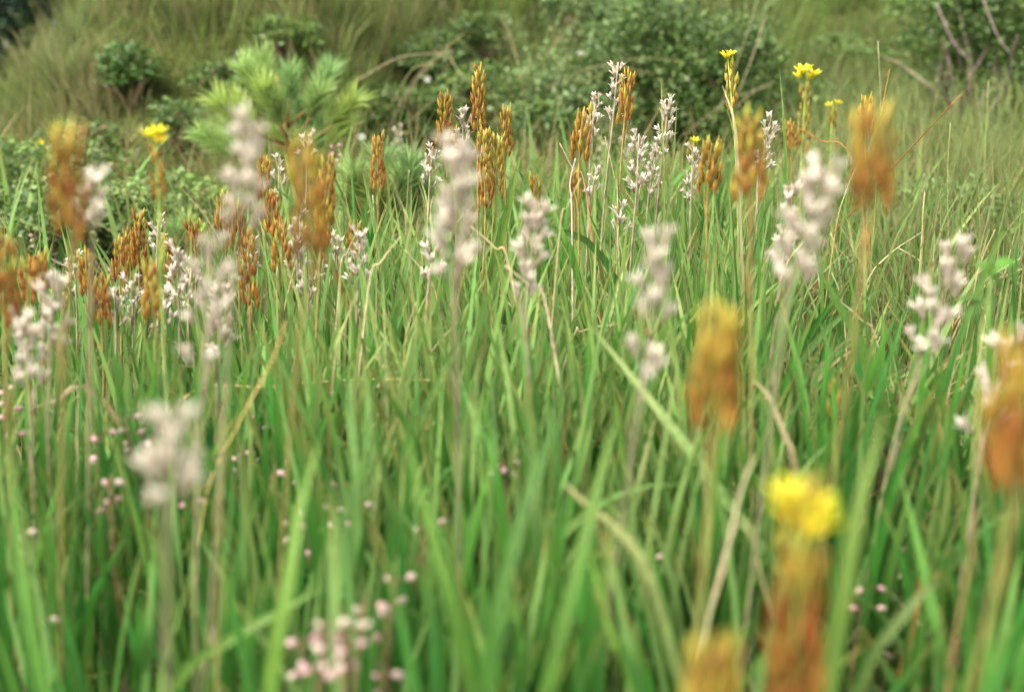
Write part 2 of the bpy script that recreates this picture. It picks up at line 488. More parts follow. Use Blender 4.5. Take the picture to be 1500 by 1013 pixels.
# ------------------------------------------------------------------ sword leaves (bog asphodel)
def leaf_mesh(k, bend, twist, tipc, hue):
    L, Wd, n = 0.2, 0.0070, 9
    pts, wid = [], []
    x = z = y = 0.0
    for i in range(n + 1):
        s = i / n
        pts.append((x, y, z))
        th = bend * s ** 1.6
        x += math.sin(th) * L / n; z += math.cos(th) * L / n; y += twist * s * L / n
        wid.append(Wd * (0.72 + 0.28 * math.sin(min(1, s * 2.2) * PI / 2)) * max(0.0, 1 - s ** 3.2) ** 0.9 + 0.0002)
    mb = MB()
    m = len(pts)
    V, F, C = [], [], []
    base = [(0.17, 0.20, 0.05), (0.13, 0.20, 0.04), (0.10, 0.185, 0.035)][k % 3]
    for i, p in enumerate(pts):
        s = i / n
        w = wid[i] / 2
        tw = twist * 1.6 * s
        ax = Vector((math.cos(tw), math.sin(tw), 0)); ny = Vector((-math.sin(tw), math.cos(tw), 0))
        p = Vector(p)
        V += [p - ax * w, p + ny * w * 0.28, p + ax * w]
        g = [hue[j] * (0.8 + 0.2 * s) for j in range(3)]
        if s < 0.15:
            q = s / 0.15; g = [base[j] * (1 - q) + g[j] * q for j in range(3)]
        if s > 0.86:
            q = (s - 0.86) / 0.14; g = [g[j] * (1 - q) + tipc[j] * q for j in range(3)]
        C += [g, [g[0] * 1.06, g[1] * 1.05, g[2] * 1.1], g]
    for i in range(m - 1):
        a, b = 3 * i, 3 * i + 3
        F += [(a, a + 1, b + 1, b), (a + 1, a + 2, b + 2, b + 1)]
    mb.add(V, F, C)
    me = mb.mesh('sword_leaf')
    me.materials.append(M_LEAF)
    return me

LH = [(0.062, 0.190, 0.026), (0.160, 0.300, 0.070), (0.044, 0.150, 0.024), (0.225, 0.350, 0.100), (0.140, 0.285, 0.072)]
LT = [(0.12, 0.23, 0.05), (0.26, 0.24, 0.06), (0.30, 0.19, 0.06), (0.10, 0.22, 0.05)]
LEAVES = [leaf_mesh(k, [0.05, 0.25, 0.5, 0.9, 1.5, 0.15, 0.35, -0.2][k % 8], [0.0, 0.15, -0.2, 0.3, -0.1][k % 5], LT[k % 4], LH[k % 5]) for k in range(20)]
NEARLEAF = [l for i, l in enumerate(LEAVES) if i % 8 in (0, 1, 2, 5, 6, 7) and i % 5 in (0, 2)]  # darker greens for the front leaves, partly imitating lens vignetting
MIDLEAF = [l for i, l in enumerate(LEAVES) if i % 5 in (0, 1, 3, 4)]
DRYLEAF = [leaf_mesh(k, [1.2, 0.7, 1.8][k], 0.3, STRAW, [(0.36, 0.30, 0.14), (0.30, 0.16, 0.05), (0.30, 0.31, 0.12)][k]) for k in range(3)]

LANDMARKS = [('big left orange spike', -.40, .66), ('large pale stacked spike', -.2, .66), ('large pale spike before the pine', -.19, .72), ('grey foreground seed spike', -.23, .45),
 ('nearest heather bells', -.12, .56), ('big pale middle spike', -.035, .67), ('pale thinning spike', .012, .85), ('bent pale narrow spike', .09, .65), ('out-of-focus orange spike', .14, .5),
 ('nearest yellow flowers', .2, .45), ('broad slanting blade', .24, .95), ('wide leaning pale spike', .19, .7), ('big right orange spike', .25, .62), ('loose leaning pale spike', .28, .8),
 ('right edge orange spike', .34, .5), ('stacked white pair', -.33, .82), ('crowded left orange group', -.27, 1.2), ('loose orange spike', -.18, 1.12), ('lone thin orange spike', -.095, 1.48),
 ('middle orange cluster', -.03, 1.35), ('spread orange spike', .05, 1.25), ('tallest bleached spike', .07, 1.36), ('loose curving bleached spike', .105, 1.31), ('bunched brown-orange spike', .14, 1.13),
 ('just-opening yellow spike', .16, 1.3), ('dark twig', .27, .97), ('tall yellow bloom', .2, 1.7), ('small bleached spike left of centre', -.11, 1.14)]
def tuft_label(x, y, near, sc, dead, kinds):
    best = min(LANDMARKS, key=lambda l: ((l[1] - x / y) * 3.2) ** 2 + (math.log(l[2] / y) * 1.2) ** 2)
    du = x / y - best[1]; dl = y - best[2]
    rel = ('right of' if du > 0 else 'left of') if abs(du) * 1.4 > abs(dl) else ('behind' if dl > 0 else 'in front of')
    look = ('blurred' if near else ('dense' if kinds > 6 else 'slender')) + (' tall' if sc > 1.04 else (' short' if sc < 0.86 else '')) + (' part-dead' if dead else '') + ' sword-leaf tuft'
    return look + ' just ' + rel + ' the ' + best[0]
def tuft(x, y, sc, zone, nleaf, near):
    dead = False
    t = thing('leaf_tuft', (x, y, gh(x, y) - 0.004), '', 'leaf tuft', 'sword-leaf tufts of the flower colony')
    t.rotation_euler = (random.gauss(0, 0.05), random.gauss(0, 0.05), random.uniform(-0.7, 0.7) if random.random() < 0.65 else random.uniform(0, PI))
    for i in range(nleaf):
        u = (i - (nleaf - 1) / 2) / max(1, (nleaf - 1) / 2)
        pool = NEARLEAF if near and random.random() < (0.85 if y < 0.7 or abs(x / y - 0.01) > 0.16 else 0.35) else MIDLEAF  # darker greens at front and sides imitate vignetting, paler centre a hazy veil
        me = random.choice(pool)
        if not near and random.random() < 0.07:
            me = random.choice(DRYLEAF); dead = True
        o = put('leaf', me, None, t)
        o.location = (u * 0.012, random.uniform(-0.006, 0.006), 0)
        sgn = 1 if u > 0 else -1
        o.rotation_euler = (random.gauss(0, 0.10), u * 0.21 + random.gauss(0, 0.07), random.gauss(0, 0.35) + (0 if sgn > 0 else PI))
        s = sc * random.uniform(0.75, 1.15) * (1 - 0.18 * abs(u))
        o.scale = (random.uniform(0.8, 1.2) * (1.0 if near else 1.08), 1, s)
    t['label'] = tuft_label(x, y, near, sc, dead, nleaf)

def tufts():
    n = 0
    # (region, count)
    pts = []
    def scatter(cnt, y0, y1, u0, u1, mind):
        k = tries = 0
        while k < cnt and tries < cnt * 40:
            tries += 1
            y = math.sqrt(random.uniform(y0 * y0, y1 * y1))
            x = random.uniform(u0, u1) * y
            if all((x - p[0]) ** 2 + (y - p[1]) ** 2 > mind * mind for p in pts):
                pts.append((x, y)); k += 1
    scatter(92, 0.54, 0.98, -0.42, 0.42, 0.038)
    scatter(108, 0.98, 1.5, -0.2, 0.22, 0.032)
    scatter(28, 0.98, 1.4, -0.42, -0.2, 0.04)
    scatter(22, 0.98, 1.4, 0.24, 0.42, 0.05)
    scatter(40, 1.5, 1.85, -0.05, 0.27, 0.042)
    for x, y in pts:
        u = x / y
        if y < 0.98:
            zone = 'near_left' if u < -0.12 else ('near_mid' if u < 0.10 else 'near_right')
            sc = random.uniform(0.85, 1.2) * (0.95 if y < 0.7 else 1.0)
            tuft(x, y, sc, zone, 7, True)
        elif y < 1.5:
            zone = 'mid_left' if u < -0.13 else ('mid_mid' if u < 0.18 else 'mid_right')
            sc = random.uniform(0.75, 1.15)
            if zone == 'mid_left': sc *= 0.8
            if zone == 'mid_right': sc *= 0.8
            tuft(x, y, sc, zone, 7 if zone == 'mid_mid' else 5, False)
        else:
            tuft(x, y, random.uniform(0.7, 1.05), 'far', 6, False)
tufts()

# filler: the countless further leaves of the colony that stand behind and between
def filler():
    x, y = region(4600, 0.75, 1.95, 0.42, lambda x, y: np.where((x / y > 0.19) & (y > 0.95), 0.08, np.where((x / y < -0.13) & (y > 1.0), np.where(y > 1.4, 0.08, 0.3), np.where((x / y < -0.05) & (y > 1.5), 0.1, 1.0))))
    n = len(x)
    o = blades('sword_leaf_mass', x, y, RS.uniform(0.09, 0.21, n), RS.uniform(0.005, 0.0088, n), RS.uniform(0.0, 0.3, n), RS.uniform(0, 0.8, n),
               RS.uniform(0, 2 * PI, n), np.where((y < 0.98)[:, None], pick([LH[0], LH[2], LH[2]], n), pick(LH, n)), 6, tip=((0.28, 0.22, 0.07), RS.uniform(0, 1, n)), mat=M_GRASS, face=RS.uniform(-0.9, 0.9, n))  # front leaves picked darker, lens fall-off put into their colour
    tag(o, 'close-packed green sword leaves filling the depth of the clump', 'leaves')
filler()
def front_filler():
    x, y = region(1250, 0.62, 1.3, 0.42, lambda x, y: np.where(x / y > 0.2, 0.35, np.where(x / y < -0.2, 0.7, 1.0)))
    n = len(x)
    light = (np.abs(x / y - 0.01) < 0.17) & (y > 0.68)  # central leaves coloured paler to imitate a veil of lens haze
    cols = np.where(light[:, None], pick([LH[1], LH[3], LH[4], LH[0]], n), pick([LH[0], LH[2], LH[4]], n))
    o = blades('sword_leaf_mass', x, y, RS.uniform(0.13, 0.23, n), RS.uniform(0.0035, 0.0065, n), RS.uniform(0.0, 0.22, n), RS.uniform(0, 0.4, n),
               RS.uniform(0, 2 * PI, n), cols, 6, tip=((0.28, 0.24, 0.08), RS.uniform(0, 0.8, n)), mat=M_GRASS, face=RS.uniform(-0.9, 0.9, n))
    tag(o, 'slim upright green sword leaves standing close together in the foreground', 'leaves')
front_filler()

# ------------------------------------------------------------------ fruit, dry flower, open flower meshes (base at origin, growing +Z)
def capsule_mesh(k, ripe, rusty=False):
    """orange pointed seed capsule held in narrow upright tepals"""
    mb = MB()
    L = 0.0135 * random.uniform(0.9, 1.1)
    lo = [(0.27, 0.120, 0.022), (0.31, 0.155, 0.028), (0.24, 0.088, 0.018)][k % 3]
    hi = {0: (0.38, 0.225, 0.040), 1: (0.46, 0.34, 0.055), 2: (0.48, 0.45, 0.08)}[ripe]
    if rusty:
        lo = [lo[0] * 0.95, lo[1] * 0.68, lo[2] * 0.8]; hi = [hi[0] * 0.88, hi[1] * 0.68, hi[2] * 0.8]
    prof = [(0, 0.0004), (0.12, 0.0009), (0.35, 0.0014), (0.62, 0.0012), (0.85, 0.0006), (1.0, 0.0002)]
    V, F, C = [], [], []
    n = 6
    for s, r in prof:
        for j in range(n):
            a = 2 * PI * j / n
            rr = r * (1.12 if j % 2 else 0.85)
            V.append((rr * math.cos(a), rr * math.sin(a), s * L))
            C.append([lo[q] * (1 - s) + hi[q] * s for q in range(3)])
    for i in range(len(prof) - 1):
        for j in range(n):
            F.append((i * n + j, i * n + (j + 1) % n, (i + 1) * n + (j + 1) % n, (i + 1) * n + j))
    mb.add(V, F, C)
    for j in range(4):
        a = 2 * PI * j / 4 + random.uniform(-0.3, 0.3)
        d = Vector((math.cos(a), math.sin(a), 0))
        l = L * random.uniform(0.6, 0.9)
        pts = [d * 0.0006 + Vector((0, 0, 0.001)), d * 0.0022 + Vector((0, 0, l * 0.5)), d * (0.0022 + random.uniform(0, 0.001)) + Vector((0, 0, l))]
        mb.ribbon(pts, [0.0006, 0.0013, 0.0002], (-d.y, d.x, 0), lo, hi, 0.1)
    me = mb.mesh('seed_capsule'); me.materials.append(M_FRUIT)
    return me

def dry_mesh(k):
    """bleached flower: six narrow tepals curling outwards round a pale pointed capsule"""
    mb = MB()
    c0 = [(0.50, 0.42, 0.30), (0.58, 0.49, 0.38), (0.42, 0.35, 0.24)][k % 3]
    c1 = [(0.72, 0.65, 0.57), (0.62, 0.54, 0.43), (0.74, 0.68, 0.58)][k % 3]
    S = 1.0
    mb.tube([(0, 0, 0), (0, 0, 0.003), (0, 0, 0.0065), (0, 0, 0.0095)], [0.0005, 0.0013, 0.0011, 0.0003], 5, c0, (0.5, 0.42, 0.34))
    for j in range(6):
        a = 2 * PI * j / 6 + random.uniform(-0.35, 0.35)
        d = Vector((math.cos(a), math.sin(a), 0))
        l = random.uniform(0.0075, 0.0105)
        o = random.uniform(0.3, 0.95)
        pts = [d * 0.0006 + Vector((0, 0, 0.002)),
               d * 0.0018 * o + Vector((0, 0, 0.002 + l * 0.35)),
               d * 0.0036 * o + Vector((0, 0, 0.002 + l * 0.65)),
               d * 0.0062 * o + Vector((0, 0, 0.002 + l * random.uniform(0.7, 0.98)))]
        mb.ribbon(pts, [0.0010, 0.0020, 0.0017, 0.0003], (-d.y, d.x, 0), c0, c1, 0.25)
    me = mb.mesh('dry_flower'); me.materials.append(M_DRY)
    return me

def open_mesh(k):
    """open yellow star flower with woolly stamens"""
    mb = MB()
    y0, y1 = (0.45, 0.48, 0.03), (0.90, 0.86, 0.03)
    for j in range(6):
        a = 2 * PI * j / 6 + random.uniform(-0.15, 0.15)
        d = Vector((math.cos(a), math.sin(a), 0))
        l = random.uniform(0.0075, 0.009)
        pts = [Vector((0, 0, 0.002)), d * l * 0.35 + Vector((0, 0, 0.0055)), d * l * 0.65 + Vector((0, 0, 0.0085)), d * l * 0.85 + Vector((0, 0, 0.0100))]
        mb.ribbon(pts, [0.0014, 0.0032, 0.0027, 0.0005], (-d.y, d.x, 0), y0, y1, 0.2)
        e = Vector((math.cos(a + 0.5), math.sin(a + 0.5), 0))
        mb.tube([(0, 0, 0.002), e * 0.0025 + Vector((0, 0, 0.006)), e * 0.0034 + Vector((0, 0, 0.0085))], [0.0004, 0.0006, 0.0005], 4, (0.8, 0.7, 0.06), (0.75, 0.4, 0.03))
    mb.tube([(0, 0, 0), (0, 0, 0.004), (0, 0, 0.008)], [0.0006, 0.0012, 0.0003], 5, (0.35, 0.4, 0.05))
    me = mb.mesh('open_flower'); me.materials.append(M_PETAL)
    return me

CAPS = [[capsule_mesh(k, r) for k in range(5)] for r in range(3)]
RUSTY = [[capsule_mesh(k, r, True) for k in range(5)] for r in range(3)]
DRYS = [dry_mesh(k) for k in range(9)]
OPEN = [open_mesh(k) for k in range(3)]

def spike(kind, xt, yt, xb, yb, Y, xs, ys, label, dens=1.0, wide=1.0, cat=None, gap=None):
    """kind O orange fruit, G orange with yellow-green tip, Y flowering top, W bleached. pixels: top, bottom of the head, a lower stem point"""
    T, B, S = at(xt, yt, Y), at(xb, yb, Y), at(xs, ys, Y)
    T.y += random.uniform(-0.01, 0.01)
    g = gh(S.x, Y)
    rem = max(0.0, S.z - g)
    sx = (S.x - B.x) / max(0.01, B.z - S.z)
    sx = max(-0.35, min(0.35, sx))
    foot = Vector((S.x + sx * rem * 0.7, Y + random.uniform(-0.03, 0.03), 0))
    foot.z = gh(foot.x, foot.y) - 0.005
    if S.z < g + 0.02:
        S = B.lerp(foot, 0.5)
    grp = {'O': 'orange seed spikes', 'G': 'orange seed spikes', 'Y': 'yellow flowering spikes', 'W': 'bleached seed spikes'}[kind]
    nm = {'O': 'orange_seed_spike', 'G': 'orange_seed_spike', 'Y': 'yellow_flower_spike', 'W': 'bleached_seed_spike'}[kind]
    t = thing(nm, foot, label, cat or 'flower spike', grp)
    loc = lambda p: Vector(p) - foot
    # smooth axis foot -> S -> B -> T
    ctrl = [foot, S, B, T]
    def bez(a, b, c, d, q):
        return 0.5 * ((2 * b) + (c - a) * q + (2 * a - 5 * b + 4 * c - d) * q * q + (3 * b - a - 3 * c + d) * q ** 3)
    axis = []
    P = [foot - (S - foot) * 0.3, foot, S, B, T, T + (T - B) * 0.3]
    for i in range(1, 4):
        for q in range(5):
            axis.append(bez(P[i - 1], P[i], P[i + 1], P[i + 2], q / 5))
    axis.append(T)
    stemc = {'O': ((0.14, 0.15, 0.045), (0.30, 0.17, 0.05)), 'G': ((0.14, 0.18, 0.05), (0.30, 0.28, 0.07)),
             'Y': ((0.16, 0.26, 0.06), (0.34, 0.40, 0.08)), 'W': ((0.15, 0.15, 0.06), (0.33, 0.27, 0.18))}[kind]
    mb = MB()
    n = len(axis)
    mb.tube([loc(p) for p in axis], [(0.0011 if Y < 0.95 else 0.0013) - 0.0006 * i / (n - 1) for i in range(n)], 6, stemc[0], stemc[1])
    for q in (2, 5, 8):
        p = loc(axis[q]); up = (axis[q + 1] - axis[q]).normalized()
        a = random.uniform(0, 2 * PI); d = Vector((math.cos(a), math.sin(a), 0))
        l = random.uniform(0.02, 0.035)
        mb.ribbon([p + d * 0.0012, p + d * 0.0022 + up * l * 0.5, p + d * 0.005 + up * l], [0.003, 0.0024, 0.0003], (-d.y, d.x, 0), stemc[0], stemc[1], 0.3)
    st = put('stem', mb.mesh('stem'), M_STEM, t)
    # head
    ax = T - B
    Ln = ax.length
    dens *= {'O': 1.45, 'G': 1.4, 'Y': 0.95, 'W': 0.74 if Y > 0.95 else 0.78}[kind]
    cnt = max(6, int(Ln / 0.0024 * dens))
    single = Y <= 1.46
    hb = MB()
    ga = random.uniform(0, 6)
    for i in range(cnt):
        q = (i + 0.5) / cnt
        if gap and gap[0] < q < gap[1]:
            continue
        ga += 2.4 + random.uniform(-0.25, 0.25)
        if kind == 'W':      # the dry flowers sit in loose whorls
            wq = 0.0075 / Ln
            q = min(0.99, (math.floor(q / wq) + 0.5 + random.uniform(-0.18, 0.18)) * wq)
        taper = 1.0 - 0.35 * q
        ped = (0.0062 if kind in 'OG' else 0.0045) * wide * taper * random.uniform(0.7, 1.2)
        # the pedicel carries the fruit out and up
        if kind == 'W':
            tilt = random.uniform(0.15, 0.85) * (1.1 - 0.5 * q); me = random.choice(DRYS); sc = random.uniform(0.8, 1.2) * (1.0 if Y > 0.95 else 1.12)
        elif kind == 'Y' and q > 0.80 and (i % 2 or Y > 0.5):
            tilt = random.uniform(0.05, 0.5); q = 0.88 + 0.12 * (q - 0.8) / 0.2; ped = (0.0026 if 0.5 < Y < 1.5 else 0.0042) * (2.0 if wide > 1.6 else 1.0); me = random.choice(OPEN); sc = random.uniform(0.75, 0.95) * (1.5 if wide > 1.6 else 1.0)
        else:
            tilt = random.uniform(0.0, 0.25)
            rp = 0 if q < 0.55 else (1 if q < 0.85 else random.choice((1, 2)))
            if kind == 'G': rp = 0 if q < 0.3 else (1 if q < 0.6 else 2)
            if kind == 'Y': rp = (0 if q < 0.6 else (1 if q < 0.75 else 2)) if Y < 0.95 else (1 if q < 0.3 else 2)
            me = random.choice((RUSTY if (xt < 420 or xt > 1480 or (xt == 1178 and q < 0.6)) and random.random() < (0.75 if xt == 1178 else 0.45) else CAPS)[rp]); sc = random.uniform(0.75, 1.1) * (1.0 - 0.2 * q)
        if me not in OPEN: sc *= min(1.15, max(0.8, wide))
        pos = B + ax * (q * 0.93)
        d = Vector((math.cos(ga), math.sin(ga), 0))
        M = Matrix.Translation(pos + d * ped - foot) @ Matrix.Rotation(ga, 4, 'Z') @ Matrix.Rotation(tilt, 4, 'Y') @ Matrix.Rotation(random.uniform(0, 6), 4, 'Z') @ Matrix.Scale(sc, 4)
        if single:
            o = put({'O': 'seed_capsule', 'G': 'seed_capsule', 'Y': 'flower' if me in OPEN else 'seed_capsule', 'W': 'dry_flower'}[kind], me, None, t)
            o.matrix_local = M
        else:
            merge(hb, me, M)
    if not single:
        nm2 = {'O': 'seed_capsules', 'G': 'seed_capsules', 'Y': 'flowers', 'W': 'dry_flowers'}[kind]
        o = put(nm2, hb.mesh(nm2), {'O': M_FRUIT, 'G': M_FRUIT, 'Y': M_PETAL, 'W': M_DRY}[kind], t, 'stuff')
    return t

SPIKES = [
 # centre, in focus
 ('O', 702, 96, 700, 198, 1.35, 700, 300, 'tallest sharp orange seed spike of the middle cluster'),
 ('O', 653, 140, 650, 216, 1.37, 655, 330, 'orange seed spike at the left end of the middle cluster'),
 ('W', 680, 163, 677, 228, 1.38, 680, 330, 'small bleached spike squeezed between orange spikes behind the pale blurred head'),
 ('O', 743, 158, 739, 232, 1.36, 742, 340, 'orange seed spike at the right end of the middle cluster'),
 ('O', 708, 192, 711, 312, 1.29, 706, 440, 'long orange spike standing directly below the tallest one'),
 ('G', 731, 200, 725, 292, 1.30, 716, 430, 'yellow-tipped orange spike below the right end of the middle cluster'),
 ('G', 666, 194, 665, 240, 1.40, 668, 330, 'short yellowish spike just over the pale blurred head in the middle'),
 ('O', 554, 199, 554, 282, 1.48, 553, 430, 'lone thin orange spike in front of the pine sapling'),
 ('W', 635, 213, 629, 275, 1.36, 625, 400, 'bleached spike left of the big pale blurred head in the middle'),
 ('W', 672, 220, 667, 416, 0.66, 670, 600, 'big pale blurred seed spike in the middle with a pinkish top'),
 ('W', 787, 298, 770, 446, 0.84, 778, 600, 'pale seed spike right of the big blurred middle one, thinning downwards'),
 ('W', 906, 92, 897, 185, 1.35, 886, 290, 'tallest bleached spike, leaning against an orange one'),
 ('O', 922, 108, 914, 186, 1.34, 906, 300, 'orange spike touching the tallest bleached spike'),
 ('O', 856, 167, 848, 240, 1.24, 848, 440, 'orange spike with spread capsules beside a small grey spike'),
 ('W', 874, 142, 866, 205, 1.40, 862, 300, 'slim grey spike behind the spread orange one'),
 ('W', 980, 146, 970, 232, 1.31, 960, 330, 'bleached spike with loose flowers curving at its top, between two green blades'),
 ('W', 937, 198, 932, 286, 1.28, 925, 370, 'bleached bushy spike left of the loose curving one'),
 ('W', 960, 222, 950, 290, 1.40, 945, 360, 'faint bleached spike low between the two bushy pale spikes'),
 ('W', 1018, 216, 1012, 300, 1.34, 1010, 380, 'narrow bleached spike beside a bunched orange head'),
 ('W', 1130, 168, 1113, 262, 1.29, 1105, 350, 'bright white curly spike right of the blurred orange head'),
 ('O', 1041, 208, 1036, 288, 1.13, 1035, 400, 'bunched brown-orange spike beside a narrow bleached one'),
 ('Y', 1067, 80, 1073, 165, 1.30, 1080, 280, 'slender spike just opening yellow at its tip above a dry curved blade'),
 ('Y', 1180, 98, 1174, 232, 1.72, 1172, 330, 'tall yellow flower spike in full bloom at the rear'),
 ('Y', 1221, 154, 1218, 190, 1.75, 1215, 270, 'tiny yellow flower right of the tall blooming one'),
 ('Y', 1016, 208, 1014, 232, 1.60, 1012, 330, 'tiny yellow flower behind the narrow bleached spike'),
 ('O', 1271, 147, 1268, 200, 1.25, 1266, 330, 'sharp dark orange tip peeping over the big blurred orange spike'),
 ('O', 1276, 172, 1276, 318, 0.60, 1264, 400, 'big blurred orange spike on the right with a dark knob below'),
 ('O', 1096, 170, 1097, 300, 0.80, 1100, 450, 'blurred orange spike left of the bright white curly one'),
 ('W', 1212, 234, 1158, 428, 0.66, 1132, 600, 'wide pale blurred spike leaning left under the big orange one'),
 ('W', 1160, 268, 1146, 390, 1.00, 1135, 480, 'half hidden bleached spike behind the wide leaning one'),
 ('W', 968, 342, 944, 560, 0.64, 922, 690, 'tall narrow pale blurred spike right of the middle with a bent lower end'),
 ('O', 1053, 447, 1046, 640, 0.50, 1028, 880, 'out of focus orange spike standing before the pale narrow one'),
 ('Y', 1178, 716, 1160, 1120, 0.40, 1155, 1250, 'nearest spike with bright yellow flowers over orange capsules'),
 ('O', 1050, 960, 1040, 1180, 0.37, 1035, 1300, 'orange tip cut by the lower edge beside the nearest yellow spike'),
 ('O', 1500, 505, 1484, 720, 0.42, 1440, 940, 'very blurred orange spike at the right edge'),
 ('W', 1408, 350, 1348, 530, 0.78, 1300, 690, 'loose pale spike leaning to the left near the right edge'),
 ('W', 1482, 488, 1440, 645, 0.74, 1415, 800, 'sparse pale spike beside the orange one at the right edge'),
 ('O', 1223, 555, 1219, 690, 0.92, 1215, 760, 'thin rusty spike with few capsules below the wide leaning pale one'),
 # left
 ('O', 100, 190, 106, 356, 0.64, 92, 560, 'big blurred orange spike near the left edge'),
 ('W', 144, 260, 136, 345, 0.76, 132, 480, 'white blurred spike pressed to the right of the big left orange one'),
 ('Y', 226, 194, 234, 300, 0.88, 236, 420, 'blurred spike with a flat yellow flower on top at the left'),
 ('W', 372, 172, 352, 345, 0.65, 335, 500, 'large pale blurred spike in front of the pine sapling'),
 ('O', 438, 206, 456, 380, 0.68, 432, 560, 'blurred orange spike right of the large pale one'),
 ('O', 484, 230, 474, 335, 1.08, 466, 430, 'orange spike close behind the blurred orange one'),
 ('W', 452, 198, 450, 232, 1.50, 449, 300, 'tiny bleached tip over the blurred orange spike'),
 ('W', 411, 226, 408, 288, 1.45, 406, 360, 'sparse bleached spike between large pale and blurred orange heads'),
 ('O', 328, 286, 330, 345, 1.28, 331, 430, 'short orange spike left of the large pale stem'),
 ('O', 285, 325, 286, 362, 1.38, 287, 430, 'stubby orange spike above the pale drooping head'),
 ('O', 207, 310, 204, 402, 1.26, 206, 500, 'orange spike with a crowded head left of a tiny bleached one'),
 ('W', 230, 325, 230, 375, 1.30, 231, 470, 'tiny bleached spike beside the crowded orange head'),
 ('O', 176, 350, 176, 418, 1.20, 178, 520, 'bushy orange spike leftmost in the crowded group'),
 ('G', 222, 388, 226, 474, 0.96, 228, 560, 'yellow-green topped spike in the crowded left group'),
 ('W', 196, 408, 195, 465, 1.18, 196, 540, 'small bleached spike just left of the yellow-green topped one'),
 ('W', 263, 360, 262, 445, 1.10, 264, 540, 'bleached spike behind the left of the pale drooping head'),
 ('W', 306, 355, 299, 548, 0.66, 290, 700, 'large pale blurred spike with widely stacked flowers on the left'),
 ('W', 326, 418, 320, 518, 0.92, 316, 640, 'bleached spike crossing the stem of the large pale one'),
 ('O', 360, 340, 366, 455, 1.12, 370, 560, 'loose orange spike right of the stem of the large pale one'),
 ('W', 86, 410, 74, 525, 0.82, 70, 640, 'stacked white spike at the left, the higher of a pair'),
 ('W', 42, 450, 46, 575, 0.80, 48, 700, 'stacked white spike at the left, the lower of a pair'),
 ('O', 6, 350, 8, 480, 0.74, 10, 620, 'rust orange spike cut by the left edge'),
 ('O', 38, 390, 40, 452, 0.98, 42, 560, 'rust orange spike over the lower stacked white one'),
 ('O', 398, 282, 402, 352, 1.20, 404, 450, 'orange spike half behind the stem of the large pale one'),
 ('W', 432, 320, 436, 400, 1.18, 440, 500, 'thin bleached spike under the blurred orange head'),
 ('W', 497, 345, 493, 400, 1.22, 490, 500, 'small bleached spike below the orange pair'),
 ('W', 530, 338, 524, 420, 1.14, 520, 580, 'bleached spike with an orange neighbour left of the centre'),
 ('O', 519, 334, 517, 372, 1.20, 516, 470, 'short orange tip touching the bleached spike left of the centre'),
 ('W', 638, 362, 628, 415, 1.10, 622, 520, 'small grey spike left of the big pale stem in the middle'),
 ('W', 266, 598, 246, 745, 0.46, 245, 980, 'very blurred grey seed spike in the left foreground'),
 ('W', 238, 430, 240, 492, 1.08, 242, 580, 'small bleached spike under the yellow-green topped one'),
 ('O', 146, 410, 150, 485, 1.08, 152, 580, 'dull orange spike between left edge pair and crowded group'),
 ('W', 456, 400, 452, 440, 1.15, 450, 520, 'tiny bleached spike low under the blurred orange head'),
 ('O', 840, 255, 842, 296, 1.42, 842, 380, 'short rust spike behind the tips of the middle leaves'),
 ('O', 782, 262, 784, 300, 1.50, 785, 380, 'short rust spike right of the middle cluster'),
 ('W', 872, 250, 866, 292, 1.36, 860, 370, 'small crooked bleached spike under the spread orange one'),
 ('W', 884, 204, 884, 262, 1.95, 884, 330, 'faint pale spike behind the two leaning tall ones'),
 ('W', 912, 200, 912, 270, 1.98, 912, 330, 'faint pale spike in the gap below the tallest bleached one'),
 ('W', 584, 188, 584, 230, 2.00, 584, 300, 'faint pale spike above the second pine sapling'),
 ('W', 910, 308, 905, 345, 1.30, 903, 420, 'tiny bleached spike among leaf tips right of the middle'),
 ('O', 1156, 180, 1158, 220, 1.60, 1160, 300, 'faint rust spike left of the tall yellow bloom'),
 ('O', 128, 372, 130, 440, 1.12, 132, 540, 'rusty spike between the left edge pair and the bushy leftmost one'),
 ('O', 192, 336, 192, 400, 1.34, 193, 480, 'slender rusty spike wedged behind the bushy orange spike'),
 ('O', 244, 352, 246, 420, 1.22, 248, 520, 'rusty spike just right of the tiny bleached one'),
 ('W', 276, 398, 276, 460, 1.16, 277, 560, 'thin bleached spike almost touching the pale drooping head'),
 ('W', 112, 372, 112, 436, 1.22, 113, 520, 'small bleached spike left of the crowded orange group'),
 ('O', 348, 300, 350, 372, 1.24, 352, 470, 'narrow orange spike directly behind the stem of the large pale one'),
 ('G', 474, 300, 470, 360, 1.18, 468, 460, 'yellowish spike tucked under the orange pair'),
 ('O', 412, 330, 414, 400, 1.16, 416, 500, 'dull orange spike left of the thin bleached one'),
 ('W', 366, 352, 364, 410, 1.26, 364, 500, 'faint bleached spike beside the loose orange one'),
 ('O', 60, 372, 62, 430, 1.05, 63, 540, 'rust spike above the higher stacked white one'),
 ('W', 170, 430, 170, 480, 1.10, 171, 580, 'small bleached spike at the foot of the bushy leftmost orange one'),
 ('O', 386, 232, 388, 300, 1.30, 390, 380, 'slim orange spike just right of the large pale head'),
]
DENS = {1178: 1.9, 1500: 1.5, 1276: 1.25, 1053: 1.2, 1050: 1.5, 1223: 0.25, 1482: 0.5, 411: 0.5, 872: 0.5, 1067: 0.8, 1180: 0.6, 226: 1.0, 264: 0.22, 306: 0.7, 1408: 0.75, 456: 0.6, 910: 0.6, 360: 0.7, 638: 0.8}
WIDE = {1276: 1.35, 1041: 1.3, 856: 1.25, 1212: 1.5, 1408: 1.5, 306: 1.2, 1178: 1.5, 226: 0.85, 1180: 1.7, 1053: 1.25, 1096: 1.15, 100: 1.15, 438: 1.1, 1500: 1.3, 1050: 1.3, 672: 1.15, 1482: 1.3}
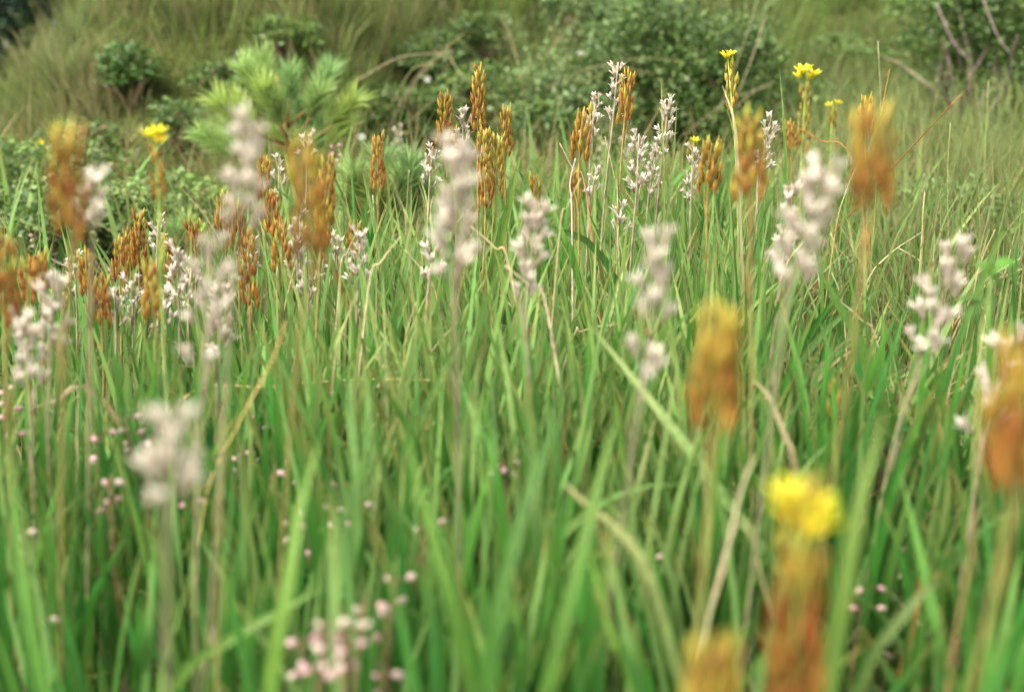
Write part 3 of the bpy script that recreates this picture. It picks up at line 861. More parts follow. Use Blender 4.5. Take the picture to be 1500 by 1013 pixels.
GAPS = {968: (0.28, 0.42), 226: (0.42, 0.55), 787: (0.16, 0.26), 306: (0.16, 0.28)}
random.seed(21)
for s in SPIKES:
    spike(*s, dens=DENS.get(s[1], 1.0), wide=WIDE.get(s[1], 1.0), gap=GAPS.get(s[1]))

# ------------------------------------------------------------------ single leaves, stalks and stems that stand out
def single_leaf(pts, w, label, c0=(0.075, 0.180, 0.028), c1=(0.12, 0.22, 0.04), side=(1, 0, 0), name='long_leaf', cat='leaf'):
    """pts: (px, py, Y) from base to tip; the first runs down to the soil"""
    P = [at(*p) for p in pts]
    d = (P[0] - P[1])
    g = gh(P[0].x, P[0].y)
    if P[0].z > g + 0.004:
        k = (P[0].z - g) / max(0.05, -d.z if d.z < -0.01 else 0.05)
        f = P[0] + Vector((max(-0.08, min(0.08, d.x * k)), d.y * k * 0.3, 0)); f.z = gh(f.x, f.y) - 0.004
        P = [f] + P
    # subdivide
    Q = []
    E = [P[0] * 2 - P[1]] + P + [P[-1] * 2 - P[-2]]
    for i in range(1, len(E) - 2):
        for q in range(4):
            t = q / 4; a, b, c, e = E[i - 1], E[i], E[i + 1], E[i + 2]
            Q.append(0.5 * ((2 * b) + (c - a) * t + (2 * a - 5 * b + 4 * c - e) * t * t + (3 * b - a - 3 * c + e) * t ** 3))
    Q.append(P[-1])
    n = len(Q)
    mb = MB()
    o0 = Q[0].copy()
    mb.ribbon([q - o0 for q in Q], [w * max(0.0, 1 - (i / (n - 1)) ** 3) + 0.0003 for i in range(n)], side, c0, c1, 0.18)
    o = put(name, mb.mesh(name), M_LEAF)
    o.location = o0
    tag(o, label, cat)
    return o

DRYC, DRYT = (0.27, 0.23, 0.10), (0.40, 0.34, 0.18)
PALE0, PALE1 = (0.16, 0.27, 0.07), (0.30, 0.34, 0.12)
single_leaf([(1212, 1010, .50), (1238, 850, .50), (1262, 720, .51), (1296, 600, .53)], .0075, 'long light green blade right of the nearest yellow flower', (0.10, 0.20, 0.035), (0.18, 0.28, 0.06))
single_leaf([(1300, 620, .93), (1268, 520, .94), (1225, 440, .95), (1186, 372, .96)], .0085, 'broad green blade slanting up left across the orange stem')
single_leaf([(1188, 495, 1.15), (1215, 455, 1.15), (1248, 412, 1.16)], .0075, 'dark green blade crossing behind the broad slanting one', (0.065, 0.15, 0.025), (0.085, 0.17, 0.03))
single_leaf([(1160, 860, .76), (1020, 672, .78), (940, 570, .80), (866, 478, .82)], .0065, 'pale yellow-green blade slanting down right from the middle', PALE0, PALE1)
single_leaf([(712, 1010, .52), (735, 860, .53), (775, 720, .55), (826, 590, .58)], .0070, 'broad blurred blade leaning right in the foreground middle')
single_leaf([(800, 1010, .55), (840, 850, .56), (872, 720, .58), (905, 600, .60)], .0062, 'blurred blade next to the broad leaning one', (0.10, 0.21, 0.035), (0.15, 0.25, 0.05))
single_leaf([(690, 1010, .58), (655, 860, .58), (618, 730, .59), (590, 610, .60)], .0060, 'blurred blade leaning left in the foreground middle')
single_leaf([(520, 800, .70), (520, 680, .70), (508, 540, .72)], .0062, 'upright blurred blade above the pink heather', (0.11, 0.23, 0.055), (0.15, 0.26, 0.07))
single_leaf([(1000, 1010, .62), (940, 820, .63), (850, 730, .66), (825, 705, .67)], .0050, 'blade with browned tip slanting down right under the middle', (0.10, 0.22, 0.05), (0.28, 0.24, 0.10))
single_leaf([(930, 1010, .58), (900, 940, .58), (885, 890, .59), (860, 800, .60)], .0050, 'thin bright blade near the lower edge', (0.14, 0.27, 0.04), (0.18, 0.30, 0.05))
single_leaf([(395, 1010, .55), (420, 860, .56), (440, 740, .58), (470, 640, .60)], .0060, 'bright yellow-green blade above the nearest heather bells', (0.15, 0.28, 0.04), (0.2, 0.31, 0.06))
single_leaf([(250, 1010, .62), (330, 940, .62), (420, 890, .63), (470, 860, .64)], .0055, 'blade lying over to the right in the left foreground', (0.11, 0.24, 0.04), (0.15, 0.26, 0.06))
single_leaf([(60, 1000, .55), (30, 820, .56), (12, 640, .58)], .0062, 'upright blurred blade by the left edge')
single_leaf([(1395, 1010, .66), (1372, 920, .66), (1345, 800, .68), (1318, 690, .70)], .0070, 'dark blade leaning left near the right foreground')
single_leaf([(1262, 1000, .60), (1300, 930, .60), (1350, 870, .61), (1378, 850, .62)], .0060, 'blade lying to the right in the right foreground', (0.12, 0.23, 0.05), (0.2, 0.25, 0.08))
single_leaf([(720, 400, 1.2), (738, 330, 1.2), (750, 280, 1.2), (762, 228, 1.21)], .0075, 'tall fresh blade right of the yellow-tipped spike')
single_leaf([(885, 380, 1.25), (800, 330, 1.25), (771, 270, 1.27), (760, 250, 1.27)], .0060, 'narrow blade bending left between middle cluster and leaf tips', (0.08, 0.17, 0.03), (0.11, 0.2, 0.04))
single_leaf([(800, 330, 1.22), (808, 290, 1.22), (817, 205, 1.25)], .0050, 'narrow upright blade with needle tip right of the middle cluster')
single_leaf([(845, 400, 1.18), (825, 345, 1.18), (795, 272, 1.20)], .0060, 'blade leaning left behind the pale thinning spike')
single_leaf([(975, 330, 1.26), (985, 245, 1.27), (992, 150, 1.28)], .0022, 'hair-thin green blade right of the loose curving spike', (0.14, 0.22, 0.06), (0.2, 0.28, 0.08))
single_leaf([(972, 260, 1.30), (970, 190, 1.31), (969, 115, 1.32)], .0020, 'hair-thin green blade left of the loose curving spike', (0.14, 0.22, 0.06), (0.3, 0.26, 0.08))
single_leaf([(1152, 260, 1.28), (1148, 180, 1.28), (1142, 102, 1.29)], .0024, 'upright thin blade right of the bright white curly spike', (0.12, 0.24, 0.05), (0.14, 0.27, 0.06))
single_leaf([(1450, 380, 1.0), (1480, 340, 1.0), (1510, 312, 1.0)], .0045, 'blue-green blade running out over the right edge', (0.10, 0.2, 0.04), (0.15, 0.24, 0.06))
single_leaf([(1084, 330, 1.22), (1077, 190, 1.22), (1058, 125, 1.23)], .0028, 'dry cream blade curved before the just-opening yellow spike', DRYC, (0.55, 0.47, 0.3), name='withered_leaf', cat='dry leaf')
single_leaf([(1165, 700, .82), (1150, 640, .83), (1125, 580, .85), (1098, 552, .86)], .0045, 'cream dead blade drooping right of the orange foreground spike', DRYC, (0.5, 0.42, 0.22), name='withered_leaf', cat='dry leaf')
single_leaf([(150, 585, .95), (80, 588, .95), (42, 600, .95)], .0040, 'straw coloured scrap of blade lying flat at the left', DRYC, (0.5, 0.42, 0.24), name='withered_leaf', cat='dry leaf')
single_leaf([(1105, 800, .66), (1070, 790, .66), (1035, 905, .65)], .0016, 'folded straw blade left of the nearest yellow flower', DRYC, DRYT, name='withered_leaf', cat='dry leaf')
single_leaf([(1345, 870, .70), (1360, 850, .70), (1378, 838, .70)], .0045, 'short ochre blade in the right foreground', (0.34, 0.2, 0.05), (0.4, 0.27, 0.08), name='withered_leaf', cat='dry leaf')

def stalk(pts, r, label, c0, c1=None, name='dry_stalk', cat='stalk', to_ground=True):
    P = [at(*p) for p in pts]
    if to_ground:
        g = gh(P[0].x, P[0].y)
        if P[0].z > g + 0.01:
            d = (P[0] - P[1]).normalized()
            f = P[0] + Vector((d.x * 0.06, 0, 0)); f.z = gh(f.x, f.y) - 0.004
            P = [f] + P
    E = [P[0] * 2 - P[1]] + P + [P[-1] * 2 - P[-2]]
    Q = []
    for i in range(1, len(E) - 2):
        for q in range(5):
            t = q / 5; a, b, c, e = E[i - 1], E[i], E[i + 1], E[i + 2]
            Q.append(0.5 * ((2 * b) + (c - a) * t + (2 * a - 5 * b + 4 * c - e) * t * t + (3 * b - a - 3 * c + e) * t ** 3))
    Q.append(P[-1])
    n = len(Q)
    mb = MB()
    o0 = Q[0].copy()
    mb.tube([q - o0 for q in Q], [r * (1 - 0.6 * i / (n - 1)) for i in range(n)], 5, c0, c1 or c0)
    o = put(name, mb.mesh(name), M_STEM)
    o.location = o0
    tag(o, label, cat)
    return o

OCH = (0.42, 0.27, 0.09); RST = (0.36, 0.15, 0.04); BEI = (0.42, 0.34, 0.22)
stalk([(1165, 402, 1.7), (1225, 336, 1.55), (1310, 243, 1.35), (1408, 138, 1.15)], .0010, 'straight rust stalk slanting up right behind the big orange spike', RST, (0.5, 0.2, 0.05))
stalk([(1250, 242, 1.5), (1200, 205, 1.5), (1152, 178, 1.5)], .0009, 'thin brown stalk slanting up left under the tall yellow bloom', RST)
stalk([(258, 592, 1.0), (400, 566, 1.0), (520, 556, 1.0), (610, 556, 1.0), (690, 560, 1.0)], .0010, 'long ochre stalk lying almost level across the left middle', OCH, (0.46, 0.38, 0.15))
stalk([(300, 740, .78), (345, 630, .78), (400, 525, .79), (418, 470, .8)], .0008, 'ochre stalk leaning right over the left half', (0.34, 0.32, 0.09), OCH)
stalk([(1028, 960, .60), (1060, 830, .60), (1085, 720, .61), (1105, 670, .62)], .0009, 'grey-brown stalk leaning right beside the nearest yellow spike', BEI, (0.42, 0.3, 0.2))
stalk([(1395, 960, .58), (1420, 830, .58), (1430, 740, .6)], .0009, 'brown stalk under the right edge orange spike', (0.26, 0.16, 0.07))
stalk([(318, 990, .60), (322, 830, .60), (326, 660, .61), (334, 560, .62)], .0010, 'tall ochre stem standing in the left foreground', (0.22, 0.19, 0.06), (0.27, 0.23, 0.10))
stalk([(872, 600, 1.05), (850, 540, 1.05), (830, 492, 1.05)], .0009, 'short orange-brown stalk in the sharp middle', RST, OCH)
stalk([(838, 500, 1.1), (850, 486, 1.1), (880, 478, 1.1), (922, 474, 1.1)], .0008, 'arched straw stalk right of the sharp middle', DRYT)
stalk([(1296, 330, 1.6), (1292, 190, 1.6), (1286, 60, 1.6)], .0009, 'tall faint grass stem behind the big orange spike', PALE0, STRAW)
stalk([(1280, 330, 1.45), (1290, 180, 1.45), (1303, 102, 1.45)], .0009, 'slim grass stem with reddish tip behind the big orange spike', PALE0, RST)
stalk([(1440, 300, 1.7), (1444, 200, 1.7), (1448, 118, 1.7)], .0009, 'pale upright grass stem near the right edge', PALE0, PALE1)
stalk([(1390, 400, 1.5), (1388, 260, 1.5), (1392, 180, 1.5)], .0008, 'pale upright grass stem in the right meadow', PALE0, STRAW)
stalk([(838, 330, 1.2), (835, 270, 1.2), (843, 232, 1.2)], .0009, 'bare grey stalk over the middle leaf tips', BEI, (0.5, 0.42, 0.4))
stalk([(1290, 700, .95), (1302, 630, .95), (1318, 575, .95)], .0020, 'dark brown twig among grass on the right', (0.06, 0.035, 0.02), (0.10, 0.06, 0.04), cat='twig')
stalk([(1490, 640, 1.25), (1455, 520, 1.25), (1440, 450, 1.25)], .0012, 'pale dead stem standing in the right meadow', (0.5, 0.42, 0.26))
stalk([(1265, 425, 1.3), (1300, 375, 1.3), (1350, 340, 1.32)], .0008, 'dead stem bending right above the broad slanting blade', DRYT)
stalk([(905, 300, 1.34), (900, 260, 1.34), (886, 200, 1.34)], .0008, 'bare pale stalk beneath the tallest bleached spike', (0.32, 0.36, 0.12), DRYT)
stalk([(860, 290, 1.3), (840, 250, 1.3), (820, 210, 1.3)], .0010, 'reddish stalk slanting up left of the spread orange spike', RST, (0.5, 0.3, 0.2))
random.seed(5)
for i in range(24):
    x0 = random.uniform(430, 1450); y0 = random.uniform(330, 560); Y = random.uniform(0.95, 1.5)
    dx = random.uniform(-70, 70); dy = random.uniform(60, 140)
    o = stalk([(x0, y0, Y), (x0 + dx * .4, y0 - dy * .55, Y), (x0 + dx, y0 - dy, Y)], random.uniform(.0006, .0011), 'thin dead straw stem standing between the green leaves', random.choice([OCH, BEI, DRYC, STRAW]), DRYT)
    o['group'] = 'thin dead stems between the leaves'
for i in range(26):
    x0 = random.uniform(1130, 1500); y0 = random.uniform(420, 620); Y = random.uniform(1.15, 1.6)
    dx = random.uniform(-110, 110); dy = random.uniform(40, 130)
    o = stalk([(x0, y0, Y), (x0 + dx * .4, y0 - dy * .65, Y), (x0 + dx, y0 - dy, Y)], random.uniform(.0006, .0013), 'thin dead stem in the tangled grass on the right', random.choice([OCH, BEI, RST, STRAW, DRYT]), DRYT)
    o['group'] = 'dead stems tangled in the right-hand grass'

# ------------------------------------------------------------------ heather
def bell_mesh(k):
    mb = MB()
    c0 = [(0.50, 0.25, 0.28), (0.62, 0.36, 0.36), (0.52, 0.38, 0.32)][k % 3]
    c1 = [(0.74, 0.46, 0.48), (0.78, 0.60, 0.56), (0.66, 0.56, 0.46)][k % 3]
    mb.tube([(0, 0, 0), (0, 0, 0.0008), (0, 0, 0.0025), (0, 0, 0.0042), (0, 0, 0.0052)], [0.0003, 0.0014, 0.0021, 0.0017, 0.0009], 7, c0, c1)
    for j in range(4):
        a = j * PI / 2
        d = Vector((math.cos(a), math.sin(a), 0))
        mb.ribbon([d * 0.0009 + Vector((0, 0, 0.005)), d * 0.0017 + Vector((0, 0, 0.0063))], [0.0012, 0.0003], (-d.y, d.x, 0), c1)
    me = mb.mesh('bell'); me.materials.append(M_PINK); return me
BELLS = [bell_mesh(k) for k in range(6)]

def heather(px, py, Y, h, n, label, spread=0.5, sc=1.0, group=None):
    """px, py: where the flowering top shows"""
    top = at(px, py, Y)
    foot = Vector((top.x + random.uniform(-0.02, 0.02), Y + random.uniform(-0.01, 0.02), 0)); foot.z = gh(foot.x, foot.y) - 0.004
    t = thing('heather_sprig', foot, label, 'heather', group)
    ax = top - foot
    mb = MB(); lv = MB()
    bends = Vector((random.uniform(-0.012, 0.012), random.uniform(-0.01, 0.01), 0))
    f = lambda q: ax * q + bends * math.sin(q * PI)
    mb.tube([f(i / 8) for i in range(9)], [0.0011 - 0.0007 * i / 8 for i in range(9)], 5, (0.14, 0.07, 0.035), (0.25, 0.14, 0.07))
    put('stem', mb.mesh('stem'), M_BARK, t)
    for i in range(110):
        q = random.uniform(0.25, 1.02)
        a = random.uniform(0, 2 * PI); d = Vector((math.cos(a), math.sin(a), 0.6)).normalized()
        p = f(q); l = random.uniform(0.003, 0.006)
        lv.ribbon([p, p + d * l * 0.5, p + d * l], [0.0007, 0.0016, 0.0003], (-d.y, d.x, 0), (0.08, 0.09, 0.03), (0.12, 0.12, 0.05))
    for i in range(n):
        q = 1.0 - h / ax.length * (i + 0.4) / n
        a = i * 2.2 + random.uniform(-0.4, 0.4); d = Vector((math.cos(a), math.sin(a), 0))
        p0 = f(q); p = p0 + d * random.uniform(0.002, 0.007) * spread * 2 + Vector((0, 0, random.uniform(0.0, 0.004)))
        lv.tube([p0, (p0 + p) / 2 + Vector((0, 0, 0.0012)), p], 0.0004, 4, (0.20, 0.10, 0.06))
        b = put('bell', random.choice(BELLS), None, t)
        b.matrix_local = Matrix.Translation(p) @ Matrix.Rotation(a, 4, 'Z') @ Matrix.Rotation(random.uniform(1.0, 2.3), 4, 'Y') @ Matrix.Scale(0.88 * sc * random.uniform(0.75, 1.25), 4)
    put('leaves', lv.mesh('leaves'), M_BUSH, t, 'stuff')

random.seed(9)
HEATH = [
 (478, 912, .55, .030, 8, 'nearest pink heather sprig, blurred, left of the lower middle'),
 (510, 925, .55, .024, 8, 'pink heather sprig touching the right of the nearest one'),
 (440, 940, .58, .022, 5, 'cream-pink heather sprig touching the left of the nearest one'),
 (580, 848, .66, .030, 5, 'sparse pale heather sprig above and right of the nearest pink one'),
 (560, 985, .60, .012, 3, 'two pale heather bells at the lower edge'),
 (380, 608, .95, .050, 10, 'pink heather sprig under the level ochre stalk'),
 (412, 648, .92, .050, 9, 'pink heather sprig just right of the one under the ochre stalk'),
 (440, 615, .98, .030, 5, 'small pink heather sprig under the blurred orange spike'),
 (476, 705, .82, .050, 8, 'pink heather sprig above the bright yellow-green blade tip'),
 (426, 765, .78, .020, 4, 'three pink heather bells beside the yellow-green blade'),
 (540, 568, 1.02, .030, 6, 'single pink heather head left of the pale grass middle'),
 (737, 676, .82, .014, 5, 'bright pink heather head below the sharp middle'),
 (630, 762, .72, .010, 2, 'lone pink heather bell among foreground blades'),
 (628, 725, .85, .014, 4, 'cream heather bells left of the bright pink head'),
 (352, 664, .88, .020, 4, 'small heather tip left of the paired sprigs'),
 (184, 612, .85, .030, 7, 'brownish pink heather sprig in the left middle'),
 (150, 632, .83, .020, 3, 'pale heather tip left of the brownish pink one'),
 (222, 638, .80, .012, 2, 'tiny pink heather tip right of the brownish pink one'),
 (8, 568, .90, .040, 7, 'pink-brown heather sprig at the left edge'),
 (1235, 655, 1.08, .030, 8, 'dusky heather sprig under the broad slanting blade'),
 (1298, 778, .88, .025, 6, 'dull lilac heather sprig in the right foreground'),
 (944, 818, .74, .020, 4, 'cream dead heather tip in the lower middle'),
 (1350, 760, .90, .020, 5, 'dull heather tip right of the dull lilac sprig'),
 (78, 312, 1.75, .040, 12, 'bright pink heather sprig behind the big left orange spike'),
 (52, 340, 1.70, .025, 6, 'pink heather tip left of the bright pink one'),
 (180, 325, 1.75, .040, 8, 'pink heather sprig behind the crowded left group'),
 (490, 215, 1.95, .030, 9, 'pink heather sprig right of the pine sapling'),
 (60, 905, .70, .010, 2, 'lone pale bell in the far lower left corner'),
 (400, 690, .84, .040, 8, 'pink heather sprig low beneath the paired sprigs'),
 (455, 745, .76, .030, 6, 'pink heather sprig right of the three bells by the yellow-green blade'),
 (520, 735, .78, .030, 6, 'pale pink heather sprig left of the lone bell among blades'),
 (270, 690, .80, .030, 5, 'pale pink heather sprig right of the grey foreground spike'),
 (160, 700, .76, .025, 5, 'pale pink heather sprig left of the grey foreground spike'),
 (535, 880, .62, .020, 4, 'small pink heather tip between the nearest and the sparse pale sprig'),
 (1275, 860, .75, .020, 5, 'dull pink heather tip beside the long light green blade'),
 (35, 780, .74, .015, 3, 'pale heather tip low at the left edge'),
 (1030, 640, 1.0, .030, 5, 'pale heather sprig left of the cream dead blade'),
]
for h in HEATH:
    heather(*h)
# pink heather on the bank, farther off
for px, py, Y in [(290, 58, 3.0), (325, 75, 2.9), (318, 84, 2.9), (360, 10, 3.3), (402, 55, 2.8), (430, 30, 3.2), (372, 60, 3.0), (745, 30, 3.2), (455, 12, 3.3)]:
    heather(px, py, Y, .05, 14, 'faint pink heather sprig on the mound behind the pine sapling', 1.2, 1.8, 'pink heather sprigs on the mound')

# ------------------------------------------------------------------ leafy bushes
def leaf_cloud(name, centres, spread, n, size, pal, mat, parent=None, kind='stuff', flat=0.6, pointed=True):
    centres = np.asarray(centres, float)
    j = RS.randint(0, len(centres), n)
    P = centres[j, :3] + RS.normal(0, 1, (n, 3)) * np.asarray(spread)[None, :] * (centres[j, 3:4] if centres.shape[1] > 3 else 1)
    nrm = RS.normal(0, 1, (n, 3)); nrm[:, 2] = np.abs(nrm[:, 2]) + flat
    nrm /= np.linalg.norm(nrm, axis=1, keepdims=True)
    t = RS.normal(0, 1, (n, 3)); t -= nrm * np.sum(t * nrm, 1, keepdims=True); t /= np.linalg.norm(t, axis=1, keepdims=True)
    b = np.cross(nrm, t)
    s = RS.uniform(size[0], size[1], (n, 1))
    w = s * RS.uniform(0.35, 0.55, (n, 1))
    V = np.stack([P, P + t * s * 0.5 + b * w * 0.5 + nrm * s * 0.06, P + t * s, P + t * s * 0.5 - b * w * 0.5 + nrm * s * 0.06], 1)
    F = np.arange(n * 4).reshape(n, 4)
    C = np.repeat(pick(pal, n, 0.3)[:, None, :], 4, 1)
    me = np_mesh(name, V.reshape(-1, 3), F, C.reshape(-1, 3), smooth=False)
    return put(name, me, mat, parent, kind)

def bush(px, py, Y, rx, rz, n, pal, label, size=(0.007, 0.017), branches=6, name='leafy_bush', cat='bush', bark=(0.16, 0.11, 0.07), clumps=40, group=None, down=1.0):
    c = at(px, py, Y)
    foot = Vector((c.x, Y, gh(c.x, Y) - 0.01))
    t = thing(name, foot, label, cat, group)
    L = c - foot
    cen = []
    tips = []
    for i in range(clumps):
        a = random.uniform(0, 2 * PI); e = random.uniform(-0.75 * down, 1) 
        r = random.uniform(0.45, 1.0)
        ce = math.sqrt(max(0, 1 - e * e))
        p = L + Vector((rx * r * ce * math.cos(a), rx * 0.8 * r * ce * math.sin(a), rz * r * e))
        zmin = gh(foot.x + p.x, foot.y + p.y) - foot.z
        p.z = max(p.z, zmin + 0.02)
        cen.append((p.x, p.y, p.z, random.uniform(0.6, 1.5)))
        if i < branches: tips.append(p)
    leaf_cloud('foliage', cen, (rx * 0.14, rx * 0.14, rz * 0.13), int(n * 2.0), size, pal, M_BUSH, t)
    for p in tips:
        mb = MB()
        m1 = p * 0.45 + Vector((random.uniform(-.04, .04), random.uniform(-.04, .04), 0.03))
        mb.tube([Vector((0, 0, 0)), m1, p * 0.8 + Vector((0, 0, 0.02)), p], [0.006, 0.004, 0.0025, 0.001], 5, bark, [b * 1.5 for b in bark])
        put('branch', mb.mesh('branch'), M_BARK, t)

random.seed(33)
tussocks('bush_grass', 'long yellowish grass hanging through the dark bushes on the bank', 70, 60, 2.35, 3.2, (0.12, 0.24), (0.0014, 0.0026), [KHAKI, PALEG, OLIVE], -0.12, 0.2, rad=0.05)
for b in BUSHES:
    bush(*b[0], **b[1])
# broad-leaved herb close up at the right
def herb(px, py, Y, tips, label):
    c = at(px, py, Y); foot = Vector((c.x, Y, gh(c.x, Y) - 0.004))
    t = thing('leafy_sprig', foot, label, 'herb')
    mb = MB(); mb.tube([Vector((0, 0, 0)), (c - foot) * 0.5 + Vector((0.004, 0, 0)), c - foot], [0.0012, 0.001, 0.0006], 5, (0.2, 0.2, 0.06), (0.22, 0.26, 0.08))
    put('stem', mb.mesh('stem'), M_STEM, t)
    for (x, y, w, cc) in tips:
        p = at(x, y, Y + random.uniform(-0.01, 0.01)) - foot; b = c - foot
        m = (p + b) / 2 + Vector((0, 0, 0.003))
        mb = MB(); mb.ribbon([b, b.lerp(m, .7), m, m.lerp(p, .6), p], [0.001, w * .7, w, w * .7, 0.0004], (0.4, 0.8, 0.5), cc, cc, 0.15)
        put('leaf', mb.mesh('herb_leaf'), M_LEAF, t)
herb(1450, 405, .80, [(1485, 380, .009, (0.10, 0.26, 0.04)), (1430, 385, .008, (0.12, 0.28, 0.05)), (1470, 425, .009, (0.09, 0.2, 0.03)), (1425, 430, .007, (0.08, 0.17, 0.03)), (1455, 382, .008, (0.16, 0.3, 0.05))], 'bright green broad-leaved sprig beside the loose leaning pale spike')
herb(1440, 442, .82, [(1415, 455, .008, (0.08, 0.16, 0.03)), (1465, 450, .007, (0.085, 0.17, 0.035)), (1400, 440, .006, (0.11, 0.2, 0.04))], 'dark green sprig directly under the bright broad-leaved one')
herb(480, 625, .95, [(495, 612, .010, (0.13, 0.27, 0.05)), (465, 618, .008, (0.1, 0.22, 0.05)), (488, 640, .008, (0.07, 0.18, 0.06))], 'green leafy sprig between the pink heather sprigs')
herb(1345, 640, 1.0, [(1380, 615, .008, (0.06, 0.2, 0.04)), (1320, 625, .008, (0.07, 0.2, 0.04)), (1365, 660, .008, (0.05, 0.18, 0.04))], 'green leafy sprig beside the dark twig')

# dark tree behind the mound, upper left
def dark_tree(x, y, h, r, n, label):
    foot = Vector((x, y, gh(x, y) - 0.02))
    t = thing('dark_tree', foot, label, 'tree')
    mb = MB(); mb.tube([(0, 0, 0), (0.03, 0, h * .4), (0, 0.02, h * .75), (0, 0, h)], [0.05, 0.035, 0.02, 0.006], 8, (0.10, 0.07, 0.05))
    put('trunk', mb.mesh('trunk'), M_BARK, t)
    cen = []
    for i in range(90):
        q = random.uniform(0.02, 1); a = random.uniform(0, 2 * PI); rr = r * (1 - 0.75 * q) * random.uniform(0.4, 1)
        cen.append((rr * math.cos(a), rr * math.sin(a), q * h, 1 + 0.4 * random.random()))
    for c in cen[:24]:
        mb = MB(); mb.tube([(0, 0, max(0.05, c[2] - 0.1)), (c[0] * .5, c[1] * .5, c[2]), c[:3]], [0.012, 0.007, 0.002], 5, (0.10, 0.07, 0.05))
        put('branch', mb.mesh('branch'), M_BARK, t)
    leaf_cloud('crown', cen, (r * .10, r * .10, h * .04), n, (0.02, 0.045), [(0.020, 0.052, 0.022), (0.028, 0.065, 0.028), (0.015, 0.04, 0.02)], M_BUSH, t)
dark_tree(-1.20, 3.35, 1.3, .38, 18000, 'dark conifer behind the mound in the upper left corner')
dark_tree(-2.35, 5.2, 1.9, .75, 9000, 'taller dark conifer behind the first, mostly outside the frame')
dark_tree(-1.38, 4.5, 1.1, .42, 8000, 'small dark conifer right of the corner tree')

# ------------------------------------------------------------------ pine saplings
NG = [(0.28, 0.40, 0.12), (0.24, 0.38, 0.13), (0.34, 0.44, 0.11)]
def pine(foot, tips, label, nl=0.042, ncount=260):
    """tips: (px, py, Y, (direction px)) ends of the shoots"""
    foot = Vector(foot); foot.z = gh(foot.x, foot.y) - 0.005
    t = thing('pine_sapling', foot, label, 'pine sapling')
    ctr = Vector((0, 0, 0))
    P = [at(*q) - foot for q in tips]
    top = max(p.z for p in P)
    cx = sum(p.x for p in P) / len(P); cy = sum(p.y for p in P) / len(P)
    trunk = [Vector((0, 0, 0)), Vector((cx * .3, cy * .3, top * .35)), Vector((cx * .7, cy * .7, top * .6)), Vector((cx, cy, top * .93))]
    mb = MB(); mb.tube(trunk, [0.006, 0.005, 0.004, 0.002], 7, (0.20, 0.12, 0.05), (0.30, 0.22, 0.06))
    put('trunk', mb.mesh('trunk'), M_BARK, t)
    for p in P:
        s = max(0.08, min(0.88, (p.z - 0.06) / top))
        k = s * 3; i = min(2, int(k)); b = trunk[i].lerp(trunk[i + 1], k - i)
        mid = b.lerp(p, .55) + Vector((0, 0, -0.012))
        mb = MB(); mb.tube([b, mid, p], [0.0032, 0.0024, 0.0012], 5, (0.20, 0.12, 0.05), (0.32, 0.26, 0.08))
        br = put('branch', mb.mesh('branch'), M_BARK, t)
        nb = MB()
        hue = random.choice(NG)
        for j in range(ncount):
            q = random.uniform(0.42, 1.0) ** 0.8
            o = (mid.lerp(p, (q - .4) / .6)) if q > .4 else mid
            ax = (p - mid).normalized()
            rv = Vector((random.gauss(0, 1), random.gauss(0, 1), random.gauss(0, 1))).normalized()
            rv = (rv - ax * rv.dot(ax)).normalized()
            d = (ax * random.uniform(0.5, 1.2) + rv * random.uniform(0.5, 1.0) + Vector((0, 0, 0.3))).normalized()
            l = nl * random.uniform(0.7, 1.1)
            side = d.cross(Vector((random.gauss(0, 1), random.gauss(0, 1), random.gauss(0, 1)))).normalized()
            w = 0.0015
            A, Bp = o, o + d * l * .55 + Vector((0, 0, .001)); E = o + d * l
            v = random.uniform(0.75, 1.25); c = [hh * v for hh in hue]
            nb.add([A - side * w / 2, A + side * w / 2, Bp + side * w / 2, Bp - side * w / 2, E], [(0, 1, 2, 3), (3, 2, 4)], [c] * 5)
        nd = put('needles', nb.mesh('needles'), M_NEEDLE, br, 'stuff')
random.seed(4)
pine((at(455, 330, 2.05).x, 2.05, 0), [(358, 105, 2.02), (382, 88, 2.1), (318, 150, 2.0), (296, 200, 2.02), (345, 150, 2.1), (425, 115, 2.05), (400, 150, 2.0), (440, 160, 2.1), (482, 108, 2.06),
     (520, 150, 2.0), (468, 140, 2.0), (500, 185, 2.08), (470, 190, 2.1), (350, 210, 2.1), (410, 200, 2.1), (330, 185, 2.12), (385, 130, 2.0), (450, 215, 2.0)],
     'bright green pine sapling with soft needle brushes before the mound')
pine((at(580, 340, 1.75).x, 1.75, 0), [(515, 262, 1.7), (560, 240, 1.76), (600, 245, 1.72), (545, 285, 1.7), (585, 272, 1.72), (622, 275, 1.74), (505, 290, 1.72), (575, 300, 1.72)],
     'low pine sapling right of and below the taller one')
pine((at(270, 380, 1.75).x, 1.75, 0), [(255, 335, 1.72), (275, 328, 1.75), (290, 345, 1.74)], 'tiny pine seedling behind the stubby orange spike', 0.03, 90)

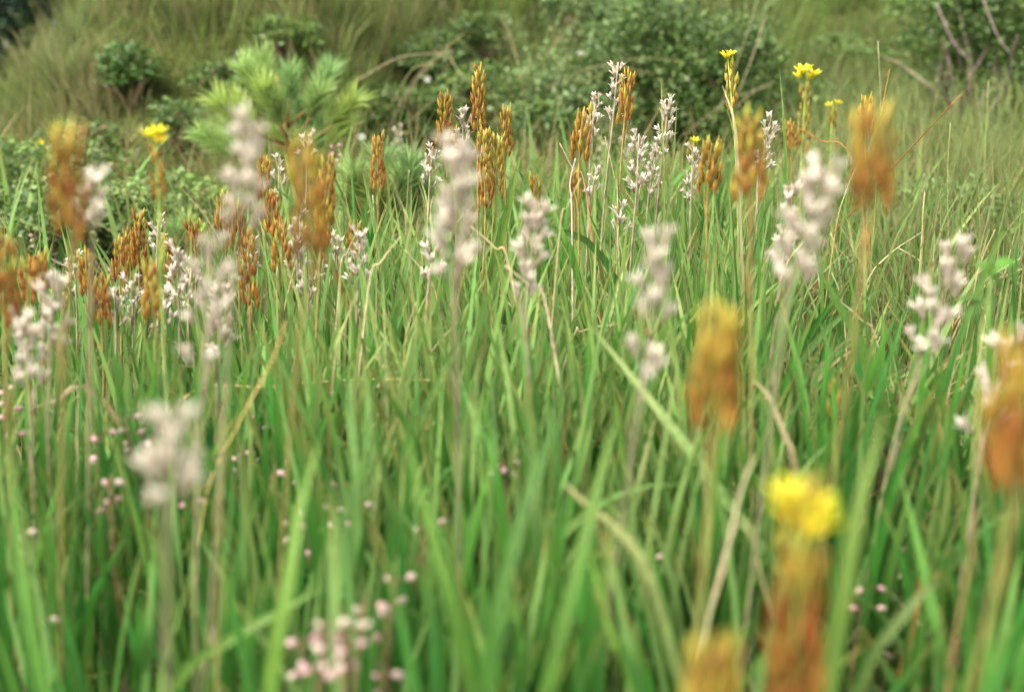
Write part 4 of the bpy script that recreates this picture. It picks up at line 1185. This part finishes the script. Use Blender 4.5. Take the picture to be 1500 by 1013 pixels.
# ------------------------------------------------------------------ arching stems on the bank, pale blossoms
random.seed(14)
def arc(px0, py0, px1, py1, Y, bulge, r, label, col, grp):
    mx, my = (px0 + px1) / 2, (py0 + py1) / 2 - bulge
    o = stalk([(px0, py0, Y), (mx, my, Y - 0.03), (px1, py1, Y - 0.05)], r, label, col, [c * 1.2 for c in col], name='arching_stem', cat='stem', to_ground=False)
    f = o.location
    if grp: o['group'] = grp
ARC_G = 'arching brown stems on the bank'
for a in [(560, 210, 660, 72, 2.45, 30), (665, 75, 590, 150, 2.45, 18), (655, 78, 700, 130, 2.45, -8), (620, 110, 680, 50, 2.5, 6), (520, 120, 650, 78, 2.5, 14), (600, 180, 690, 150, 2.42, 24),
          (570, 160, 640, 95, 2.45, 26), (800, 130, 960, 110, 2.5, 24), (850, 125, 1000, 90, 2.5, 20), (1110, 0, 1040, 190, 2.35, -10), (1120, 30, 1075, 150, 2.4, -6), (1075, 160, 1135, 120, 2.4, 6),
          (1000, 200, 1130, 125, 2.42, 14), (640, 230, 560, 130, 2.4, 16), (780, 110, 840, 40, 2.6, 8)]:
    arc(*a, random.uniform(0.0009, 0.0018), 'pale brown stem arching over the bushes on the bank', random.choice([(0.17, 0.13, 0.07), (0.16, 0.15, 0.06), (0.2, 0.16, 0.09)]), ARC_G)
for a in [(1372, 5, 1420, 90, 2.5, -14), (1440, 0, 1480, 80, 2.45, -10), (1475, 130, 1490, 50, 2.45, 6), (1410, 110, 1400, 60, 2.48, 0), (1395, 70, 1375, 20, 2.5, 0)]:
    arc(*a, 0.0022, 'bare grey branch showing through the dark corner bush', (0.13, 0.10, 0.085), 'bare grey branches in the corner bush')

def blossom(px, py, Y, r, col, label, grp):
    c = at(px, py, Y); foot = Vector((c.x, Y, gh(c.x, Y) - 0.004))
    t = thing('small_flower', foot, label, 'flower', grp)
    mb = MB(); mb.tube([Vector((0, 0, 0)), (c - foot) * .5 + Vector((.004, 0, 0)), c - foot], [.0012, .001, .0008], 5, (0.12, 0.18, 0.05))
    put('stem', mb.mesh('stem'), M_STEM, t)
    for k in range(6):
        a = k * PI / 3; d = Vector((math.cos(a), -0.3, math.sin(a))).normalized()
        b = c - foot
        mb = MB(); mb.ribbon([b, b + d * r * .6, b + d * r], [r * .2, r * .7, r * .25], d.cross(Vector((0, 1, 0))), col, col, 0.1)
        put('petal', mb.mesh('petal'), M_PETAL, t)
for px, py, Y in [(745, 32, 2.9), (850, 78, 2.7), (626, 116, 2.7), (530, 200, 2.25), (490, 30, 3.1)]:
    blossom(px, py, Y, .0065, (0.7, 0.68, 0.6), 'small white blossom among the leaves of the bank', 'white blossoms on the bank')
for px, py, Y in [(50, 214, 2.2), (60, 208, 2.2), (70, 213, 2.2)]:
    blossom(px, py, Y, .006, (0.75, 0.6, 0.04), 'tiny yellow flower in a row of three at the foot of the mound', 'tiny yellow flowers by the left edge')
